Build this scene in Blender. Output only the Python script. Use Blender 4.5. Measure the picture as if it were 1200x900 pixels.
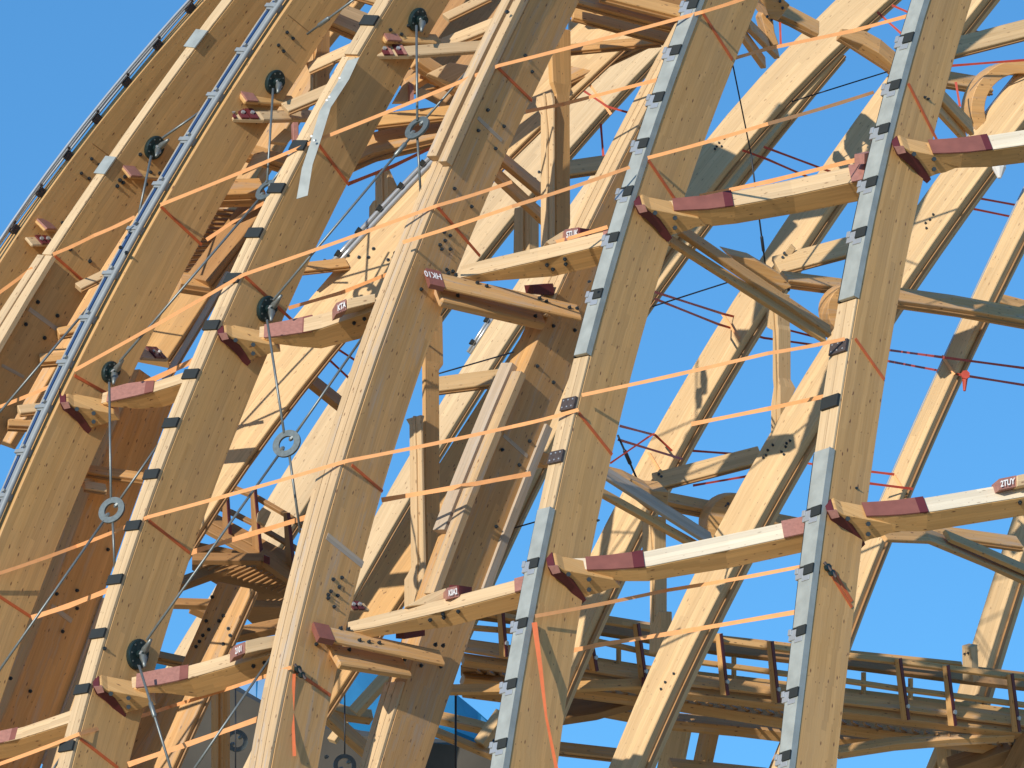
import bpy, bmesh, math, random
import numpy as np
from mathutils import Vector, Matrix
random.seed(7)
S = bpy.context.scene
COL = S.collection
for o in list(bpy.data.objects): bpy.data.objects.remove(o)

# ------------------------------------------------------------------ camera
HF = math.radians(14.25); PITCH = math.radians(15.0)
cam = bpy.data.cameras.new('camera'); cam.sensor_width = 36.0
cam.lens = 18.0/math.tan(HF/2); cam.clip_start = 0.5; cam.clip_end = 20000
co = bpy.data.objects.new('camera', cam); COL.objects.link(co)
co.location = (0, 0, 1.7); co.rotation_euler = (math.pi/2+PITCH, 0, 0)
S.camera = co
CM = Matrix.Translation((0, 0, 1.7)) @ Matrix.Rotation(math.pi/2+PITCH, 4, 'X')
CMI = CM.inverted(); EYE = Vector((0, 0, 1.7))
K = math.tan(HF/2)/600.0
def P(x, y, d): return CM @ Vector(((x-600)*K*d, (450-y)*K*d, -d))
def proj(p):
    q = CMI @ p
    return 600+q.x/(-q.z)/K, 450-q.y/(-q.z)/K

# ------------------------------------------------------------------ light
Lc = Vector((-0.50, 0.53, 0.685)).normalized()
SUN = (CM.to_3x3() @ Lc).normalized()
w = bpy.data.worlds.new('World'); S.world = w; w.use_nodes = True
nt = w.node_tree; nt.nodes.clear()
sky = nt.nodes.new('ShaderNodeTexSky'); sky.sky_type = 'NISHITA'; sky.sun_disc = False
sky.sun_elevation = math.asin(SUN.z); sky.sun_rotation = math.atan2(SUN.x, SUN.y)
sky.altitude = 0; sky.air_density = 0.85; sky.dust_density = 0.0; sky.ozone_density = 8.0
tint = nt.nodes.new('ShaderNodeMix'); tint.data_type = 'RGBA'; tint.blend_type = 'MULTIPLY'
tint.inputs[0].default_value = 1.0; tint.inputs[7].default_value = (0.95, 1.20, 1.05, 1)
bg = nt.nodes.new('ShaderNodeBackground'); bg.inputs[1].default_value = 0.12
wo = nt.nodes.new('ShaderNodeOutputWorld')
even = nt.nodes.new('ShaderNodeMix'); even.data_type = 'RGBA'; even.inputs[0].default_value = 0.4
even.inputs[7].default_value = (0.115/.15, 0.39/.15, 0.84/.15, 1)
nt.links.new(sky.outputs[0], tint.inputs[6]); nt.links.new(tint.outputs[2], even.inputs[6]); nt.links.new(even.outputs[2], bg.inputs[0]); nt.links.new(bg.outputs[0], wo.inputs[0])
sl = bpy.data.lights.new('sun', 'SUN'); sl.energy = 3.4; sl.angle = math.radians(0.5); sl.color = (1.0, 0.93, 0.82)
so = bpy.data.objects.new('sun', sl); COL.objects.link(so); so.rotation_euler = SUN.to_track_quat('Z', 'Y').to_euler()
so.location = (-40, -40, 60)
S.view_settings.view_transform = 'Standard'; S.view_settings.look = 'None'
S.view_settings.exposure = 0.33; S.view_settings.gamma = 1.0

# ------------------------------------------------------------------ materials
def newmat(n, rough=0.6, metal=0.0):
    m = bpy.data.materials.new(n); m.use_nodes = True
    b = m.node_tree.nodes['Principled BSDF']; b.inputs['Roughness'].default_value = rough
    b.inputs['Metallic'].default_value = metal
    return m, m.node_tree, b
def nd(t, k, **kw):
    n = t.nodes.new(k)
    for a, v in kw.items(): setattr(n, a, v)
    return n
def math_n(t, op, a, b=None, c=None):
    n = nd(t, 'ShaderNodeMath', operation=op)
    for i, v in enumerate((a, b, c)):
        if v is None: continue
        if isinstance(v, (int, float)): n.inputs[i].default_value = v
        else: t.links.new(v, n.inputs[i])
    return n.outputs[0]
def mixc(t, fac, a, b, blend='MIX'):
    n = nd(t, 'ShaderNodeMix', data_type='RGBA', blend_type=blend)
    for i, v in ((0, fac), (6, a), (7, b)):
        if isinstance(v, (int, float)): n.inputs[i].default_value = v
        elif isinstance(v, tuple): n.inputs[i].default_value = v+(1,)
        else: t.links.new(v, n.inputs[i])
    return n.outputs[2]
def wood(name, c1, c2, worn=0.0, knots=1.0, dirt=0.3):
    m, t, b = newmat(name, 0.62)
    uv = nd(t, 'ShaderNodeUVMap'); oi = nd(t, 'ShaderNodeObjectInfo')
    off = nd(t, 'ShaderNodeCombineXYZ')
    t.links.new(math_n(t, 'MULTIPLY', oi.outputs['Random'], 37.0), off.inputs[0])
    t.links.new(math_n(t, 'MULTIPLY', oi.outputs['Random'], 91.0), off.inputs[2])
    add = nd(t, 'ShaderNodeVectorMath', operation='ADD')
    t.links.new(uv.outputs[0], add.inputs[0]); t.links.new(off.outputs[0], add.inputs[1])
    V = add.outputs[0]
    def scaled(sx, sy, src=V):
        n = nd(t, 'ShaderNodeVectorMath', operation='MULTIPLY'); t.links.new(src, n.inputs[0]); n.inputs[1].default_value = (sx, sy, 1); return n.outputs[0]
    def noise(v, sc, det=4, rough=0.6, dist=0.0):
        n = nd(t, 'ShaderNodeTexNoise'); t.links.new(v, n.inputs['Vector']); n.inputs['Scale'].default_value = sc
        n.inputs['Detail'].default_value = det; n.inputs['Roughness'].default_value = rough; n.inputs['Distortion'].default_value = dist
        return n.outputs[0]
    grain = noise(scaled(0.7, 22), 1.6, 5, 0.65, 0.4)
    # lamella tone: one random value per 45 mm board, boards about 2.6 m long
    sp = nd(t, 'ShaderNodeSeparateXYZ'); t.links.new(uv.outputs[0], sp.inputs[0])
    lam = math_n(t, 'FLOOR', math_n(t, 'DIVIDE', sp.outputs[1], 0.09))
    wn0 = nd(t, 'ShaderNodeTexWhiteNoise', noise_dimensions='1D'); t.links.new(lam, wn0.inputs['W'])
    seg = math_n(t, 'FLOOR', math_n(t, 'ADD', math_n(t, 'DIVIDE', sp.outputs[0], 3.1), math_n(t, 'MULTIPLY', wn0.outputs[0], 7.0)))
    wn = nd(t, 'ShaderNodeTexWhiteNoise', noise_dimensions='3D'); cb = nd(t, 'ShaderNodeCombineXYZ')
    t.links.new(lam, cb.inputs[0]); t.links.new(seg, cb.inputs[1]); t.links.new(oi.outputs['Random'], cb.inputs[2]); t.links.new(cb.outputs[0], wn.inputs[0])
    g = nd(t, 'ShaderNodeMapRange'); g.inputs[1].default_value = 0.3; g.inputs[2].default_value = 0.7; t.links.new(grain, g.inputs[0])
    col = mixc(t, g.outputs[0], c1, c2)
    lamf = math_n(t, 'MULTIPLY_ADD', wn.outputs[0], 0.21, 0.875)
    lc = nd(t, 'ShaderNodeCombineColor'); [t.links.new(lamf, lc.inputs[i]) for i in range(3)]
    col = mixc(t, 1.0, col, lc.outputs[0], 'MULTIPLY')
    # glue line
    fr = math_n(t, 'FRACT', math_n(t, 'DIVIDE', sp.outputs[1], 0.09))
    gl = math_n(t, 'LESS_THAN', fr, 0.06)
    col = mixc(t, math_n(t, 'MULTIPLY', gl, 0.16), col, (0.22, 0.12, 0.05))
    # knots of two sizes
    for (sx, sy, rad, keep, stren) in ((2.1, 5.5, 0.085, 0.60, 0.95), (4.6, 9.0, 0.085, 0.62, 0.85)):
        vo = nd(t, 'ShaderNodeTexVoronoi', voronoi_dimensions='2D'); t.links.new(scaled(sx, sy), vo.inputs['Vector']); vo.inputs['Scale'].default_value = 1.0
        sc = nd(t, 'ShaderNodeSeparateColor'); t.links.new(vo.outputs['Color'], sc.inputs[0])
        k1 = nd(t, 'ShaderNodeMapRange', clamp=True); k1.inputs[1].default_value = rad; k1.inputs[2].default_value = rad*0.35
        t.links.new(vo.outputs['Distance'], k1.inputs[0])
        kk = math_n(t, 'MULTIPLY', k1.outputs[0], math_n(t, 'GREATER_THAN', sc.outputs[0], keep))
        col = mixc(t, math_n(t, 'MULTIPLY', kk, stren*knots), col, (0.15, 0.055, 0.02))
    # soft patchy tone and grey weathering
    pat = noise(scaled(0.5, 1.4), 1.3, 4, 0.6)
    pr = nd(t, 'ShaderNodeMapRange'); pr.inputs[1].default_value = 0.42; pr.inputs[2].default_value = 0.75; t.links.new(pat, pr.inputs[0])
    col = mixc(t, math_n(t, 'MULTIPLY', pr.outputs[0], dirt), col, (0.46, 0.30, 0.16), 'MIX')
    if worn > 0:
        wnn = noise(scaled(0.45, 5.0), 1.7, 6, 0.7, 0.8)
        wr = nd(t, 'ShaderNodeMapRange'); wr.inputs[1].default_value = 0.52; wr.inputs[2].default_value = 0.66; t.links.new(wnn, wr.inputs[0])
        col = mixc(t, math_n(t, 'MULTIPLY', wr.outputs[0], worn), col, (0.42, 0.39, 0.36))
    hs = nd(t, 'ShaderNodeHueSaturation'); t.links.new(col, hs.inputs['Color'])
    t.links.new(math_n(t, 'MULTIPLY_ADD', oi.outputs['Random'], 0.16, 0.92), hs.inputs['Value'])
    t.links.new(hs.outputs[0], b.inputs['Base Color'])
    bp = nd(t, 'ShaderNodeBump'); bp.inputs['Strength'].default_value = 0.25; bp.inputs['Distance'].default_value = 0.004
    t.links.new(grain, bp.inputs['Height']); t.links.new(bp.outputs[0], b.inputs['Normal'])
    return m
def plain(name, c, rough=0.6, metal=0.0, var=0.15, scale=6.0, c2=None):
    m, t, b = newmat(name, rough, metal)
    g = nd(t, 'ShaderNodeNewGeometry'); n = nd(t, 'ShaderNodeTexNoise'); n.inputs['Scale'].default_value = scale; n.inputs['Detail'].default_value = 5
    t.links.new(g.outputs['Position'], n.inputs['Vector'])
    r = nd(t, 'ShaderNodeMapRange'); r.inputs[1].default_value = 0.3; r.inputs[2].default_value = 0.7; t.links.new(n.outputs[0], r.inputs[0])
    d = c2 or tuple(x*(1-var*2) for x in c)
    t.links.new(mixc(t, r.outputs[0], c, d), b.inputs['Base Color'])
    return m
WOOD = wood('glulam', (0.71, 0.415, 0.160), (0.59, 0.32, 0.105))
WORN = wood('glulam_weathered', (0.69, 0.395, 0.152), (0.57, 0.295, 0.098), worn=0.4, knots=1.0)
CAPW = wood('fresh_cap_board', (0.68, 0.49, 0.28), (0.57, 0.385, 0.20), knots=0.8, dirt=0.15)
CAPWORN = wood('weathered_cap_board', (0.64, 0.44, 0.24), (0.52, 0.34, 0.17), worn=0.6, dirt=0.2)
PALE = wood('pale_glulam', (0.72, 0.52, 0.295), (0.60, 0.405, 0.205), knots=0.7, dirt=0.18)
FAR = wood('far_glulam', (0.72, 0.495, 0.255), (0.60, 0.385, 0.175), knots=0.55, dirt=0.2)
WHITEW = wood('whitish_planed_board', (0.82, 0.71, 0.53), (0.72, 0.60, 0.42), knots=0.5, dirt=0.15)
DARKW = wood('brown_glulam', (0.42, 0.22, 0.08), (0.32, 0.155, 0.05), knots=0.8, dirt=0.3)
GREYW = wood('grey_worn_board', (0.52, 0.42, 0.31), (0.42, 0.33, 0.24), worn=0.6, knots=0.3)
STEEL = plain('galvanised_steel', (0.42, 0.44, 0.40), 0.45, 0.1, 0.12, 5.0)
PIPE = plain('bright_aluminium_pipe', (0.50, 0.52, 0.53), 0.32, 0.45, 0.05)
BLUEP = plain('blue_film_pipe', (0.03, 0.08, 0.20), 0.3, 0.4, 0.1)
PIPED = plain('dull_steel_pipe', (0.30, 0.32, 0.32), 0.45, 0.05, 0.08)
RUB = plain('black_rubber', (0.022, 0.026, 0.024), 0.7, 0, 0.1)
BPAD = plain('brown_plate', (0.10, 0.075, 0.068), 0.6, 0.2, 0.2, 30)
RED = plain('maroon_protective_film', (0.27, 0.095, 0.07), 0.5, 0, 0.12, 5)
PINK = plain('faded_red_film', (0.42, 0.19, 0.145), 0.5, 0, 0.12, 20)
DRED = plain('dark_maroon_film', (0.13, 0.022, 0.025), 0.5, 0, 0.1, 5)
ORG = plain('orange_webbing', (0.95, 0.44, 0.17), 0.65, 0, 0.06, 8)
DORG = plain('shade_orange_webbing', (0.66, 0.14, 0.035), 0.65, 0, 0.1, 8)  # orange strap webbing with its shade put into the colour
CRIM = plain('dark_red_webbing', (0.50, 0.06, 0.03), 0.65, 0, 0.1, 8)
ROD = plain('steel_rod', (0.22, 0.24, 0.23), 0.42, 0.5, 0.1, 30)
BLK = plain('black_cable', (0.03, 0.035, 0.045), 0.5, 0.3)
GREEN = plain('dark_green_plate', (0.022, 0.045, 0.045), 0.35, 0.3, 0.2, 25)
RINGM = plain('grey_ring_steel', (0.15, 0.18, 0.18), 0.5, 0.3, 0.15, 20)
BOLT = plain('bolt_steel', (0.055, 0.07, 0.08), 0.45, 0.5, 0.1, 20)
TARP = plain('blue_mesh_sheet', (0.015, 0.22, 0.52), 0.5, 0, 0.15, 1.2)
CONC = plain('concrete', (0.10, 0.09, 0.075), 0.9, 0, 0.15, 1.2)  # base darkened so the sunlit wall carries its shade in the colour
GRND = plain('site_gravel', (0.56, 0.42, 0.25), 0.95, 0, 0.15, 0.15)
WHITE = plain('white_paint', (0.82, 0.80, 0.76), 0.6, 0, 0.02)
BLUE = plain('blue_tape', (0.04, 0.16, 0.55), 0.5)

# ------------------------------------------------------------------ scene helpers
ORIG = {}
def thing(name, label, cat, at, group=None):
    o = bpy.data.objects.new(name, None); o.empty_display_size = 0.2; COL.objects.link(o)
    o.location = at; ORIG[o] = Vector(at); o['label'] = label; o['category'] = cat
    if group: o['group'] = group
    return o
def obj(name, bm, mat, parent=None, label=None, cat=None, group=None, kind=None, bev=0.0, smooth=False):
    bmesh.ops.recalc_face_normals(bm, faces=bm.faces)
    bm.verts.ensure_lookup_table()
    if parent is not None: org = ORIG[parent]
    else:
        org = Vector(bm.verts[0].co) if len(bm.verts) else Vector((0, 0, 0))
    for v in bm.verts: v.co -= org
    me = bpy.data.meshes.new(name); bm.to_mesh(me); bm.free(); me.materials.append(mat)
    if smooth:
        for p in me.polygons: p.use_smooth = True
    o = bpy.data.objects.new(name, me); COL.objects.link(o); ORIG[o] = org
    if parent is not None: o.parent = parent
    else: o.location = org
    if label: o['label'] = label
    if cat: o['category'] = cat
    if group: o['group'] = group
    if kind: o['kind'] = kind
    if bev > 0:
        b = o.modifiers.new('bevel', 'BEVEL'); b.width = bev; b.segments = 1; b.limit_method = 'ANGLE'
    return o
def loft(bm, secs, v0=0.0):
    """secs: list of rings of equal length (world points). UV u = length along, v = distance around."""
    uvl = bm.loops.layers.uv.verify(); n = len(secs[0])
    rings = [[bm.verts.new(p) for p in s] for s in secs]
    L = 0.0
    for i in range(len(secs)-1):
        l2 = L + ((secs[i+1][0]-secs[i][0]).length)
        acc = v0
        for j in range(n):
            k = (j+1) % n; wd = (secs[i][k]-secs[i][j]).length
            f = bm.faces.new((rings[i][j], rings[i][k], rings[i+1][k], rings[i+1][j]))
            for lp, q in zip(f.loops, ((L, acc), (L, acc+wd), (l2, acc+wd), (l2, acc))): lp[uvl].uv = q
            acc += wd
        L = l2
    for r in (rings[0], rings[-1]):
        f = bm.faces.new(r)
        c = sum((v.co for v in r), Vector())/n; e = (r[1].co-r[0].co).normalized()
        for lp in f.loops:
            q = lp.vert.co-c; lp[uvl].uv = (q.dot(e), (q-e*q.dot(e)).length)
class Sweep:
    """a member with a near ridge line M, face u (left of travel) and face v (right of travel)"""
    def __init__(s, pts, th, key='y', straight=False):
        s.key = key; th = math.radians(th); s.pts = pts
        s.M = [P(p[0], p[1], p[2]) for p in pts]; s.u = []; s.v = []; s.T = []
        n = len(pts)
        for i in range(n):
            T = (s.M[-1]-s.M[0]).normalized() if straight else (s.M[min(i+1, n-1)]-s.M[max(i-1, 0)]).normalized()
            V = (s.M[0 if straight else i]-EYE).normalized(); Sx = V.cross(T)
            # right of travel as seen from the camera
            Sx.normalize()
            D = (V-T*V.dot(T)).normalized()
            d = pts[i][2]; wl = pts[i][3]*K*d/math.cos(th); wr = pts[i][4]*K*d/math.sin(th)
            s.u.append((-Sx*math.cos(th)+D*math.sin(th))*wl)
            s.v.append((Sx*math.sin(th)+D*math.cos(th))*wr); s.T.append(T)
        s.par = [p[0] if key == 'x' else p[1] for p in pts]
    def at(s, q):
        a = s.par; n = len(a); sg = 1 if a[-1] > a[0] else -1
        for i in range(n-1):
            if (q-a[i])*sg <= 0 and i == 0: i = 0; break
            if (q-a[i])*sg >= 0 and (q-a[i+1])*sg <= 0: break
        f = (q-a[i])/(a[i+1]-a[i])
        L = lambda A: A[i].lerp(A[i+1], f) if 0 <= f <= 1 else A[i]+(A[i+1]-A[i])*f
        return L(s.M), L(s.u), L(s.v), s.T[i]
    def sec(s, q, a=(0, 1), b=(0, 1), grow=0.0):
        M, u, v, T = s.at(q)
        un = u.normalized()*grow; vn = v.normalized()*grow
        return [M+u*a[0]+v*b[0]-un-vn, M+u*a[1]+v*b[0]+un-vn, M+u*a[1]+v*b[1]+un+vn, M+u*a[0]+v*b[1]-un+vn]
    def qs(s, q0, q1, step=45):
        n = max(1, int(abs(q1-q0)/step)); return [q0+(q1-q0)*i/n for i in range(n+1)]
    def box(s, bm, q0, q1, a=(0, 1), b=(0, 1), grow=0.0, step=45):
        loft(bm, [s.sec(q, a, b, grow) for q in s.qs(q0, q1, step)])
    def fbox(s, bm, face, q0, q1, a, h, step=45):
        """a slab on face 'u' (strip) or 'v' (side): a = fractions across, h = heights above the face in metres"""
        secs = []
        for q in s.qs(q0, q1, step):
            M, u, v, T = s.at(q)
            e, nrm = (u, -v.normalized()) if face == 'u' else (v, -u.normalized())
            secs.append([M+e*a[0]+nrm*h[0], M+e*a[1]+nrm*h[0], M+e*a[1]+nrm*h[1], M+e*a[0]+nrm*h[1]])
        loft(bm, secs)
    def pt(s, face, q, a, h=0.0):
        M, u, v, T = s.at(q)
        e, nrm = (u, -v.normalized()) if face == 'u' else (v, -u.normalized())
        return M+e*a+nrm*h
    def locate(s, face, x, y, h=0.0):
        q = y if s.key == 'y' else x; a = 0.5
        for _ in range(8):
            p = proj(s.pt(face, q, a, h)); ex, ey = x-p[0], y-p[1]
            p1 = proj(s.pt(face, q+1, a, h)); p2 = proj(s.pt(face, q, a+.01, h))
            J = np.array([[p1[0]-p[0], (p2[0]-p[0])/.01], [p1[1]-p[1], (p2[1]-p[1])/.01]])
            dq, da = np.linalg.solve(J, np.array([ex, ey])); q += dq; a += da
        return q, a
    def on(s, face, x, y, h=0.0):
        q, a = s.locate(face, x, y); return s.pt(face, q, a, h)
    def nrm(s, face, q):
        M, u, v, T = s.at(q); return -v.normalized() if face == 'u' else -u.normalized()
LEAN = 5.0
def rib(rows, base, th, y0=-60, y1=960, deg=3, ext=True, lean=LEAN, top=-330, foot=1880):
    r = np.array(rows, float); y = r[:, 0]
    sc = lambda v: (v-450)/500.0
    cm = np.polyfit(sc(y), r[:, 2], min(deg, len(rows)-1))
    cl = np.polyfit(sc(y), r[:, 2]-r[:, 1], min(2, len(rows)-2)); cr = np.polyfit(sc(y), r[:, 3]-r[:, 2], min(2, len(rows)-2))
    ys = list(np.linspace(y1, y0, max(3, int((y1-y0)/40))))
    def X(v): return np.polyval(cm, sc(v))
    pts = []
    for v in ys:
        dx = (X(v+1)-X(v-1))/2.0; cs = 1/math.sqrt(1+dx*dx)
        vv = min(max(v, y.min()), y.max())
        pts.append([float(X(v)), v, base+lean*(450-v)/900.0, float(np.polyval(cl, sc(vv))*cs), float(np.polyval(cr, sc(vv))*cs)])
    if ext:
        if foot and foot > y1:
            dx = (X(y1+1)-X(y1-1))/2.0; q = pts[0]; n = (foot-y1)
            pts = [[q[0]+dx*n*0.75, foot, base+lean*(450-foot)/900.0, q[3], q[4]]] + pts
        if top is not None and top < y0:
            dx = (X(y0+1)-X(y0-1))/2.0; q = pts[-1]; n = (top-y0)
            pts = pts + [[q[0]+dx*n, top, base+lean*(450-top)/900.0, q[3], q[4]]]
    return Sweep(pts, th, 'y')
def bar(pts, th=45, key='x', sub=1):
    out = []
    for a, b in zip(pts[:-1], pts[1:]):
        for i in range(sub): out.append([a[k]+(b[k]-a[k])*i/sub for k in range(5)])
    out.append(list(pts[-1])); return Sweep(out, th, key, True)
def member(name, label, cat, sw, mat, group=None, parent=None, q=None, bev=0.012):
    bm = bmesh.new(); loft(bm, [[*sw.sec(p)] for p in (sw.par if q is None else sw.qs(*q))])
    return obj(name, bm, mat, parent, label, cat, group, bev=bev)
def simple(x0, y0, d0, x1, y1, d1, wl, wr, mat=WOOD, label=None, cat='beam', name='timber_beam', group=None, parent=None, th=45, key=None):
    if key is None: key = 'x' if abs(x1-x0) >= abs(y1-y0) else 'y'
    return member(name, label, cat if parent is None else None, bar([(x0, y0, d0, wl, wr), (x1, y1, d1, wl, wr)], th, key), mat, group, parent)
def prism(poly, d0, gx, gy, thick, bm=None):
    bm = bm or bmesh.new(); uvl = bm.loops.layers.uv.verify(); x0, y0 = poly[0]
    F = [P(x, y, d0+gx*(x-x0)+gy*(y-y0)) for x, y in poly]
    n = Vector((0, 0, 0))
    for i in range(len(F)): n += F[i].cross(F[(i+1) % len(F)])
    n.normalize()
    if n.dot(F[0]-EYE) < 0: n = -n
    a = [bm.verts.new(p) for p in F]; b = [bm.verts.new(p+n*thick) for p in F]
    m = len(F)
    fs = [bm.faces.new(a), bm.faces.new(b)]+[bm.faces.new((a[i], a[(i+1) % m], b[(i+1) % m], b[i])) for i in range(m)]
    e = (F[1]-F[0]).normalized(); g = n.cross(e)
    for f in fs:
        for lp in f.loops: q = lp.vert.co-F[0]; lp[uvl].uv = (q.dot(e), q.dot(g)+q.dot(n))
    return bm
def tube(bm, pts, r, n=8):
    secs = []
    for i, p in enumerate(pts):
        T = (pts[min(i+1, len(pts)-1)]-pts[max(i-1, 0)]).normalized()
        A = T.cross(Vector((0.31, 0.2, 0.93))).normalized(); B = T.cross(A)
        rr = r[i] if isinstance(r, (list, tuple)) else r
        secs.append([p+(A*math.cos(2*math.pi*k/n)+B*math.sin(2*math.pi*k/n))*rr for k in range(n)])
    loft(bm, secs)
def disc(bm, c, nrm, r, h, n=8, ang=0.0):
    nrm = nrm.normalized(); A = nrm.cross(Vector((0.1, 0.3, 0.95))).normalized(); B = nrm.cross(A)
    ring = lambda z: [c+nrm*z+(A*math.cos(ang+2*math.pi*k/n)+B*math.sin(ang+2*math.pi*k/n))*r for k in range(n)]
    loft(bm, [ring(0), ring(h)])
def bolts(sw, face, pts, parent, r=0.030, name='bolt_heads'):
    bm = bmesh.new()
    for x, y in pts:
        q, a = sw.locate(face, x, y)
        c = sw.pt(face, q, a, -0.01); nn = sw.nrm(face, q); disc(bm, c, nn, r, 0.03, 6, random.random()); disc(bm, c, nn, r*.5, 0.055, 6)
    return obj(name, bm, BOLT, parent, kind='stuff')
def ribbon(pts, wd, mat, label, name='strap', cat='strap', group=None, parent=None, th=0.006, bm=None):
    own = bm is None; bm = bm or bmesh.new(); secs = []
    for i, p in enumerate(pts):
        T = (pts[min(i+1, len(pts)-1)]-pts[max(i-1, 0)]).normalized(); V = (p-EYE).normalized()
        A = T.cross(V).normalized(); B = V
        ww = wd[i] if isinstance(wd, (list, tuple)) else wd
        secs.append([p+A*ww/2, p-A*ww/2, p-A*ww/2+B*th, p+A*ww/2+B*th])
    loft(bm, secs)
    if own: return obj(name, bm, mat, parent, label, cat, group)
def text_on(txt, p0, ex, ey, size, mat, parent, name='painted_number'):
    """flat hand painted characters; ex, ey span the face, p0 lower-left"""
    cu = bpy.data.curves.new('t', 'FONT'); cu.body = txt; cu.size = size; cu.extrude = 0.0; cu.offset = 0.004
    to = bpy.data.objects.new('t', cu); COL.objects.link(to)
    dg = bpy.context.evaluated_depsgraph_get(); me = bpy.data.meshes.new_from_object(to.evaluated_get(dg))
    bpy.data.objects.remove(to)
    bm = bmesh.new(); bm.from_mesh(me)
    for v in bm.verts: v.co = p0+ex*v.co.x+ey*v.co.y
    return obj(name, bm, mat, parent)

# ------------------------------------------------------------------ ground, wall and sheet behind
bm = bmesh.new()
for q in ((-3000, -3000), (3000, -3000), (3000, 6000), (-3000, 6000)): bm.verts.new((q[0], q[1], 0))
bm.faces.new(bm.verts); g = obj('ground', bm, GRND, kind='structure')

# ------------------------------------------------------------------ front ribs
R = {}
R[1] = rib([(300, -8, 4, 75), (168, 92, 98, 172), (58, 180, 187, 262), (0, 231, 240, 315)], 63.6, 60, deg=2)
R[2] = rib([(470, -62, -42, 32), (397, -14, 0, 70), (300, 52, 63, 130), (187, 124, 134, 205), (43, 231, 242, 312), (0, 261, 272, 345)], 62.3, 60)
R[3] = rib([(0, 320, 340, 405), (80, 272, 291, 360), (180, 206, 226, 300), (300, 136, 155, 230), (437, 66, 84, 157), (503, 36, 55, 123), (600, -5, 13, 82), (700, -46, -30, 45), (900, -112, -98, -20)], 61.0, 59)
R[4] = rib([(0, 443, 460, 531), (100, 386, 402, 465), (220, 322, 336, 410), (326, 269, 284, 357), (440, 219, 235, 303), (513, 192, 207, 273), (600, 159, 173, 243), (733, 114, 129, 200), (900, 70, 84, 150)], 60.0, 54)
R[5] = rib([(0, 598, 618, 682), (77, 566, 586, 640), (150, 528, 551, 608), (300, 459, 484, 547), (450, 408, 432, 486), (600, 363, 388, 442), (760, 322, 346, 402), (900, 293, 317, 374)], 59.1, 50)
R[6] = rib([(0, 808, 827, 893), (115, 763, 780, 842), (233, 727, 744, 803), (283, 712, 730, 784), (417, 677, 694, 748), (597, 633, 650, 706), (668, 618, 635, 690), (800, 593, 610, 668), (900, 578, 597, 655)], 58.4, 50)
R[7] = rib([(0, 1072, 1090, 1140), (140, 1028, 1048, 1098), (300, 995, 1015, 1067), (400, 980, 1000, 1045), (527, 957, 978, 1026), (597, 946, 968, 1014), (733, 933, 950, 1000), (900, 915, 932, 982)], 57.8, 50)
RS = rib([(80, 765, 785, 822), (250, 680, 702, 765), (390, 607, 628, 690), (473, 577, 600, 655), (600, 525, 547, 602), (683, 492, 515, 573), (795, 455, 476, 533), (900, 423, 445, 502)], 60.7, 50)
R1S = rib([(300, 198, 226, 285), (400, 150, 178, 232), (500, 106, 134, 192), (670, 44, 72, 135), (800, -10, 18, 88), (900, -50, -22, 48)], 62.4, 57, y0=432, top=None)
GF = 'curved front ribs of the timber shell'
def dep(k, y): sw = R[k] if not isinstance(k, Sweep) else k; return -(CMI @ sw.at(y)[0]).z
def rib_thing(sw, label, mat, q=None):
    t = thing('glulam_rib', label, 'rib', sw.at(450)[0] if q is None else sw.at(q[0])[0], GF)
    member('timber', None, None, sw, mat, parent=t, bev=0.015)
    return t
T = {}
T[1] = rib_thing(R[1], 'leftmost glulam rib against the sky, with pipe rail along its outer edge', WOOD)
T[2] = rib_thing(R[2], 'second glulam rib from the left, with thin pale batten and two small steel plates', WOOD)
T[3] = rib_thing(R[3], 'glulam rib carrying bright twin pipe rails and blue film along its edge', WOOD)
T[4] = rib_thing(R[4], 'glulam rib with a row of black rubber pads down its pale edge boards', WOOD)
T[5] = rib_thing(R[5], 'weathered glulam rib with three grey-stained edge boards, no metal, centre left', WORN)
T[6] = rib_thing(R[6], 'broad glulam rib with grey metal edge strip, centre right, two brown plates halfway', WOOD)
T[7] = rib_thing(R[7], 'glulam rib with grey metal edge strip nearest the right side of the picture', WOOD)
TS = rib_thing(RS, 'inner glulam rib between the weathered rib and centre metal-strip rib, set farther back', WORN)
T1S = rib_thing(R1S, 'brown inner rib behind the rib with rubber pads at lower left', WORN)

def cap_boards(sw, t, q0, q1, splits, mat=CAPW, h=0.035, gap=0.012):
    for a0, a1 in splits:
        bm = bmesh.new(); sw.fbox(bm, 'u', q0, q1, (a0+gap, a1-gap), (0.001, h)); obj('cap_board', bm, mat, t, bev=0.005)
# rib 2: narrow pale batten + two plates, lower double boards
cap_boards(R[2], T[2], 300, -200, [(0.0, 1.0)], PALE, 0.03)
cap_boards(R[2], T[2], 700, 303, [(-0.6, 0.15), (0.3, 1.0)], CAPW, 0.09)
for y in (196, 48):
    bm = bmesh.new(); R[2].fbox(bm, 'u', y+10, y-10, (-0.15, 1.25), (0.03, 0.05)); obj('joint_plate', bm, STEEL, T[2])
# rib 4: two boards with groove + pads
cap_boards(R[4], T[4], 1000, 69, [(0.0, 0.5), (0.5, 1.0)], CAPW, 0.05)
cap_boards(R[4], T[4], 66, -260, [(0.0, 0.5), (0.5, 1.0)], CAPW, 0.05)
for y in (27, 173, 223, 275, 328, 383, 440, 497, 557, 617, 680, 743, 808, 875):
    bm = bmesh.new(); R[4].fbox(bm, 'u', y+6, y-5, (-0.03, 1.05), (0.05, 0.085)); obj('rubber_pad', bm, RUB, T[4])
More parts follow.
